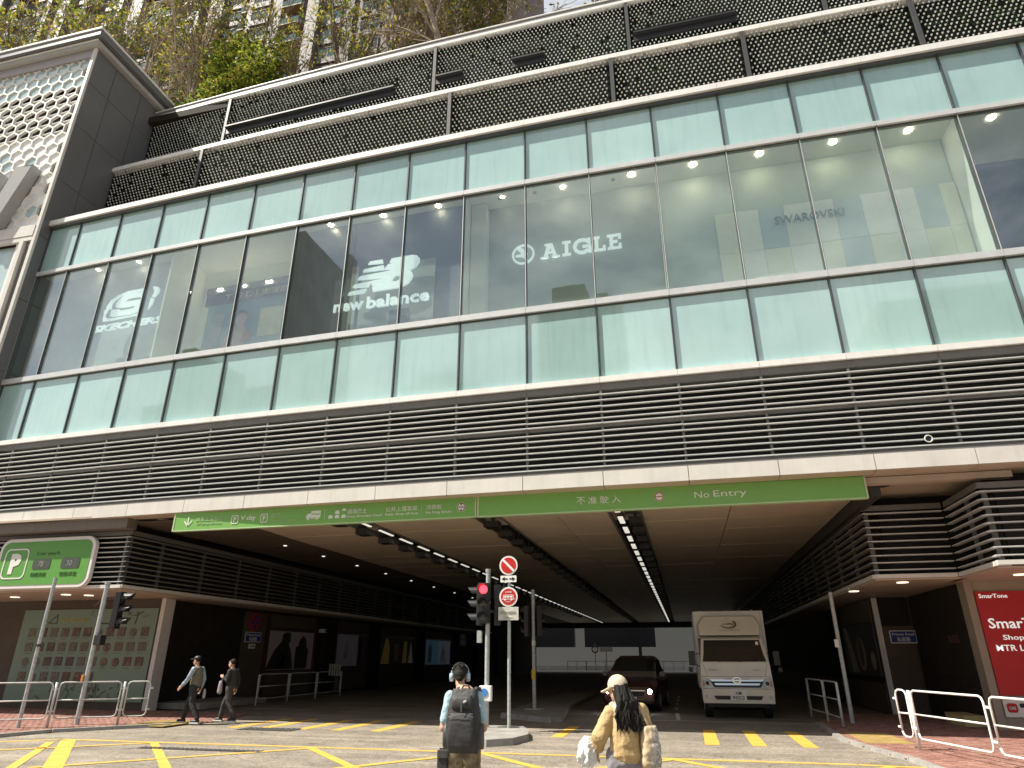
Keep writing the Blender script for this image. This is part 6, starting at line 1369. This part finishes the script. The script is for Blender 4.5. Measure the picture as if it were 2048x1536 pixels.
jk = MB(); limb(jk, [G(.0, -.01, .86), G(0, -.02, 1.05), G(0, -.01, 1.16)], [.165, .155, .14]); jk.ball(G(0, 0, 1.215), .185, .12, .085, 18, 12); jk.ball(G(0, -.02, .84), .185, .15, .075, 18, 10)
limb(jk, [G(-.14, -.01, 1.21), G(-.255, -.03, 1.0), G(-.265, .06, .90)], [.07, .082, .062]); limb(jk, [G(.155, -.01, 1.22), G(.215, .0, 1.02), G(.175, .15, .95)], [.085, .085, .07])
wear('jacket', jk, M_tan, wo, .010, 4, .034, .11)
q = MB(); q.ball(G(0, -.06, 1.24), .13, .07, .075, 16, 10); q.ball(G(-.09, .02, 1.27), .06, .07, .04); q.ball(G(.09, .02, 1.27), .06, .07, .04); q.ball(G(0, -.10, 1.17), .11, .05, .07); wear('hood', q, M_grey, wo, .010, 3, .025, .06)
q = MB(); q.ball(G(0, .03, 1.29), .07, .065, .035); wear('scarf', q, M_black, wo, .01)
q = MB(); limb(q, [G(0, 0, .85), G(0, 0, .78)], [.14, .15])
for s_ in (-1, 1): limb(q, [G(.085 * s_, 0, .82), G(.095 * s_, .01, .45), G(.095 * s_, -.01, .12)], [.115, .10, .09])
wear('trousers', q, mat('grey_trousers', (.24, .23, .25), .8, var=.12, scale=20), wo, .014, 3, .03, .07)
for s_ in (-1, 1): q = MB(); limb(q, [G(.09 * s_, -.04, .05), G(.10 * s_, .12, .042)], [.046, .04]); wear('shoe', q, M_white, wo, .012)
# hair: smooth mass plus hanging strands
q = MB(); rg = random.Random(5)
def hl(p): return hm @ Vector(p)
q.add([hl(p) for p in MB().ball((0, -.03, .03), .086, .098, .09, 16, 10).v], MB().ball((0, 0, 0), 1, n=16, m=10).f)
back = (G(0, -1, 0)).normalized(); top = hl((0, -.06, .0))
for k in range(230):
    a = rg.uniform(-1.7, 1.7); r_ = .088
    s0 = hl((r_ * math.sin(a), -.03 - r_ * math.cos(a) * rg.uniform(.6, 1), rg.uniform(-.02, .05)))
    e = G(.04 + .10 * math.sin(a) + rg.gauss(0, .02), -.16 + rg.gauss(0, .014), rg.uniform(1.03, 1.14)); m1 = s0.lerp(e, .4) + G(.012, -.035, .01) + Vector((rg.gauss(0, .014), rg.gauss(0, .010), 0))
    w_ = rg.gauss(0, .012); q.tube([s0, m1, s0.lerp(e, .62) + G(w_, -.026, 0), s0.lerp(e, .82) + G(-w_ * 1.2, -.014, 0), e], [.009, .011, .010, .008, .0025], 5)
for k in range(16):
    s0 = hl((-.075, .0 + rg.uniform(-.03, .02), .0)); e = G(-.03 + rg.gauss(0, .02), -.10, rg.uniform(1.10, 1.2)); q.tube([s0, s0.lerp(e, .5) + G(-.01, -.02, 0), e], [.010, .011, .004], 5)
wear('hair', q, M_hair, wo, .005, 1)
M_cap = mat('cap_beige', (.56, .48, .36), .8, var=.15, scale=30)
q = MB(); rr = []
for i in range(8):
    ph_ = R(90 * i / 7.01); rr.append([hl((.098 * math.cos(ph_) * math.cos(a), -.012 + .112 * math.cos(ph_) * math.sin(a), .045 + .105 * math.sin(ph_))) for a in [2 * math.pi * j / 24 for j in range(24)]])
q.rings([[hl((.099 * math.cos(a), -.012 + .113 * math.sin(a), .022)) for a in [2 * math.pi * j / 24 for j in range(24)]]] + rr); cp = wear('cap', q, M_cap, wo, .007, 1)
q = MB(); q.rings([[hl(((.075 * math.cos(a) * f) * 1.08, .07 + .135 * math.sin(a) * f, .045 - .055 * max(0, math.sin(a)) - .03 * math.cos(a) ** 2 + dz)) for a in [2 * math.pi * j / 20 for j in range(20)]] for f, dz in ((.9, -.008), (1, 0), (1, .010), (.9, .014))]); part_mesh('cap_peak', q.mesh('cap_peak', M_cap, True), wo)
# bags
tb = thing('tote_bag', 'beige tote bag with grey-white patterned side on the woman\'s right shoulder', 'bag', tuple(wo.location + G(.225, -.06, .72) * K)); tb.scale = (K,) * 3; off = G(.25, -.06, .74)
M_tote = mat('tote_canvas', (.56, .45, .30), .85, var=.12, scale=14, bump=.3, bscale=200); M_tpat = photo_mat('tote_pattern', [(.55, .52, .46), (.25, .24, .23), (.6, .58, .52), (.35, .33, .3)], 26, 1., .8)
q = MB(); q.rings([[G(.25 + w * math.copysign(abs(math.cos(a)) ** .5, math.cos(a)), -.06 + d * math.copysign(abs(math.sin(a)) ** .7, math.sin(a)), z) - off for a in [2 * math.pi * j / 20 for j in range(20)]] for z, w, d in ((.74, .09, .10), (.78, .105, .13), (.95, .10, .14), (1.08, .08, .13), (1.12, .07, .12))])
me = remesh(q, .010, 3, .03, .07); me.materials.clear(); me.materials.append(M_tote); me.materials.append(M_tpat)
for p_ in me.polygons:
    if (p_.center.x + p_.center.z * -.15) > .005 and p_.normal.x > -.2: p_.material_index = 1
o = part_mesh('sack', me, tb)
q = MB(); q.tube([G(.24, .04, 1.10) - off, G(.21, .03, 1.22) - off, G(.16, .0, 1.30) - off, G(.19, -.09, 1.24) - off, G(.24, -.15, 1.10) - off], .014, 8); part_mesh('strap', q.mesh('strap', M_tote, True), tb)
pb = thing('plastic_bag', 'crumpled white plastic bag hanging at the woman\'s left hand', 'bag', tuple(wo.location + G(-.38, .10, .74) * K)); pb.scale = (K,) * 3; off = G(-.26, .12, .74)
q = MB(); rg = random.Random(9); q.rings([[G(-.26 + w * math.cos(a) * (1 + .16 * math.sin(5 * a + z * 40)), .10 + d * math.sin(a) * (1 + .2 * math.sin(7 * a)), z) - off for a in [2 * math.pi * j / 40 for j in range(40)]] for z, w, d in ((.72, .05, .04), (.76, .09, .07), (.84, .10, .075), (.90, .08, .06), (.96, .04, .035), (.98, .03, .03))])
me = remesh(q, .008, 1, .05, .05); me.materials.clear(); me.materials.append(mat('thin_plastic_white', (.74, .75, .74), .35, var=.06, scale=25, spec=.6)); part_mesh('sack', me, pb)
# ---------------- two walkers in the shade
def walker(label, x, y, H, tops, vest, legs, capm=None, hairm=M_hair, arm_fwd=False, sleeve=None, z=.035):
    t = person(label, x, y, z); s_ = H / 1.68; G = Fig(x, y, z, R(90)); g = lambda a, b_, c: G(a * s_, b_ * s_, c * s_)
    b = MB(); ft = [(.09, .30, .10), (-.09, -.26, .10)]
    limb(b, [g(0, 0, .90), g(0, -.01, 1.10), g(0, .01, 1.30)], [.13, .115, .125]); limb(b, [g(0, .02, 1.36), g(0, .05, 1.45)], [.05, .05])
    kn = [(.09, .20, .50), (-.09, -.06, .47)]
    for (fx, f_y, fz), (kx, ky, kz), sg in zip(ft, kn, (1, -1)):
        limb(b, [g(fx, 0, .87), g(kx, ky, kz), g(fx, f_y - .02, fz)], [.08, .055, .04]); limb(b, [g(fx, f_y - .03, .06), g(fx, f_y + .12, .05 if sg > 0 else .03)], [.038, .03])
    arms = [[(-.18, .0, 1.33), (-.22, .10, 1.08), (-.22, .27, .90)], [(.18, .0, 1.33), (.22, -.08, 1.07), (.22, -.02, .84)]]
    if arm_fwd: arms[0] = [(-.17, .0, 1.33), (-.21, .02, 1.08), (-.15, .22, 1.17)]
    for k, A in enumerate(arms):
        limb(b, [g(*p) for p in A], [.05, .04, .03]); d = Vector(A[2]) - Vector(A[1]); hand(b, g(*A[2]), G(*d), G(1 if k == 0 else -1, 0, 0), .6, 1 if k == 0 else -1, s_)
    hm = head(b, g(0, .075, 1.535), R(90), R(-4)); wear('body', b, M_skin, t, .011, 2); eyes(t, hm)
    q = MB(); limb(q, [g(0, 0, .98), g(0, -.01, 1.13), g(0, .01, 1.28)], [.15, .142, .145]); q.ball(g(0, .0, 1.32), .11, .19, .08, 16, 10); 
    wear('top', q, vest, t, .013, 3, .03, .09)
    for k, A in enumerate(arms): q = MB(); A1 = [Vector(p) for p in A]; limb(q, [g(*A1[0]), g(*A1[1]), g(*(A1[1].lerp(A1[2], .8)))], [.068, .056, .045]); wear('sleeve', q, tops, t, .013, 3, .02, .06)
    q = MB(); q.ball(g(0, 0, .90), .13, .155, .12, 16, 10)
    for (fx, f_y, fz), (kx, ky, kz) in zip(ft, kn): limb(q, [g(fx * .95, 0, .87), g(kx, ky, kz), g(fx, f_y - .02, fz + .03)], [.10, .078, .062])
    wear('trousers', q, legs, t, .013, 3, .02, .08)
    for (fx, f_y, fz), sg in zip(ft, (1, -1)):
        q = MB(); limb(q, [g(fx, f_y - .05, .06), g(fx, f_y + .13, .052)], [.048, .04]); wear('shoe', q, M_black, t, .012)
        q = MB(); q.obox(g(fx, f_y + .04, .018), G(0, 1, 0), G(1, 0, 0), G(0, 0, 1), .13, .043, .014); part_mesh('sole', q.mesh('sole', M_white), t)
    q = MB(); q.add([hm @ Vector(p) for p in MB().ball((0, -.03, .045), .084, .096, .085, 14, 10).v], MB().ball((0, 0, 0), 1, n=14, m=10).f); wear('hair', q, hairm, t, .009, 1)
    if capm:
        q = MB(); q.add([hm @ Vector(p) for p in MB().ball((0, -.015, .07), .09, .105, .07, 14, 10).v], MB().ball((0, 0, 0), 1, n=14, m=10).f); q.obox(hm @ Vector((0, .115, .06)), hm.to_3x3() @ Vector((1, 0, 0)), hm.to_3x3() @ Vector((0, 1, 0)), hm.to_3x3() @ Vector((0, 0, 1)), .07, .05, .008); wear('cap', q, capm, t, .009, 1)
    return t
walker('older man in black cap, olive vest and blue checked sleeves walking left in the shade', -12.9, 17.05, 1.66, photo_mat('check_shirt', [(.20, .28, .38), (.32, .38, .44), (.14, .2, .3)], 30, 3.), mat('vest_olive', (.13, .125, .085), .8, var=.15, scale=14), mat('trousers_black', (.02, .02, .022), .8), capm=M_black)
w2 = walker('dark-haired walker in black jacket following the man in the cap', -12.25, 17.7, 1.58, mat('jacket_black', (.022, .02, .02), .8), mat('jacket_black', (.022, .02, .02), .8), mat('trousers_brown', (.05, .042, .038), .8), arm_fwd=True)
t = thing('shoulder_bag', 'small grey cloth bag hanging in front of the black-jacketed walker', 'bag', (-12.55, 17.55, .8)); q = MB(); q.rings([[(-12.47 + w * math.cos(a), 17.52 + .04 * math.sin(a), z_) for a in [2 * math.pi * j / 12 for j in range(12)]] for z_, w in ((.72, .05), (.78, .075), (.95, .06), (1.05, .03))]); q.build('pouch', mat('bag_mauve', (.30, .25, .28), .8), t, smooth=True); MB().tube([(-12.5, 17.55, 1.02), (-12.38, 17.6, 1.2), (-12.25, 17.65, 1.36)], .01, 6).build('strap', mat('bag_mauve', (.30, .25, .28), .8), t)
t = thing('hand_bag', 'small pale bag carried behind the older man in the vest', 'bag', (-12.62, 17.2, .7)); q = MB(); q.rings([[(-12.74 + w * math.cos(a), 17.25 + .03 * math.sin(a), z_) for a in [2 * math.pi * j / 12 for j in range(12)]] for z_, w in ((.62, .03), (.68, .05), (.80, .04), (.86, .012))]); q.build('pouch', mat('bag_grey', (.35, .34, .33), .7), t, smooth=True)
# far rider and small signs beyond the tunnel
t = thing('far_road_sign', 'small far road sign with a ring beyond the tunnel mouth', 'sign', (-11.5, 94, 0)); MB().tube([(-11.5, 94, 0), (-11.5, 94, 3.4)], .05, 8).build('pole', M_lpost, t)
q = MB(); q.tube([(-11.5 + .4 * math.cos(R(a)), 93.9, 2.6 + .4 * math.sin(R(a))) for a in range(0, 361, 24)], .08, 6); q.build('ring', M_black, t); MB().box(-10.9, -9.2, 94, 94.1, 2.3, 2.9).build('plate', mat('far_plate', (.4, .33, .25), .6), t); MB().box(-10.1, -10.0, 94, 94.1, 0, 2.3).build('leg', M_lpost, t)
for i, x in enumerate((-13.0, -9.0, -8.3, -7.6)):
    t = thing('far_post', ['black post left of the far road sign', 'first black post right of the far road sign plate', 'second black post right of the far road sign plate', 'third black post right of the far road sign plate'][i], 'post', (x, 96, 0)); MB().tube([(x, 96, 0), (x, 96, 1.2 + .2 * (i % 2))], .06, 6).build('shaft', M_black, t)
print('OBJECTS', len(S.objects), 'TRIS', sum(len(o.data.polygons) for o in S.objects if o.type == 'MESH'))
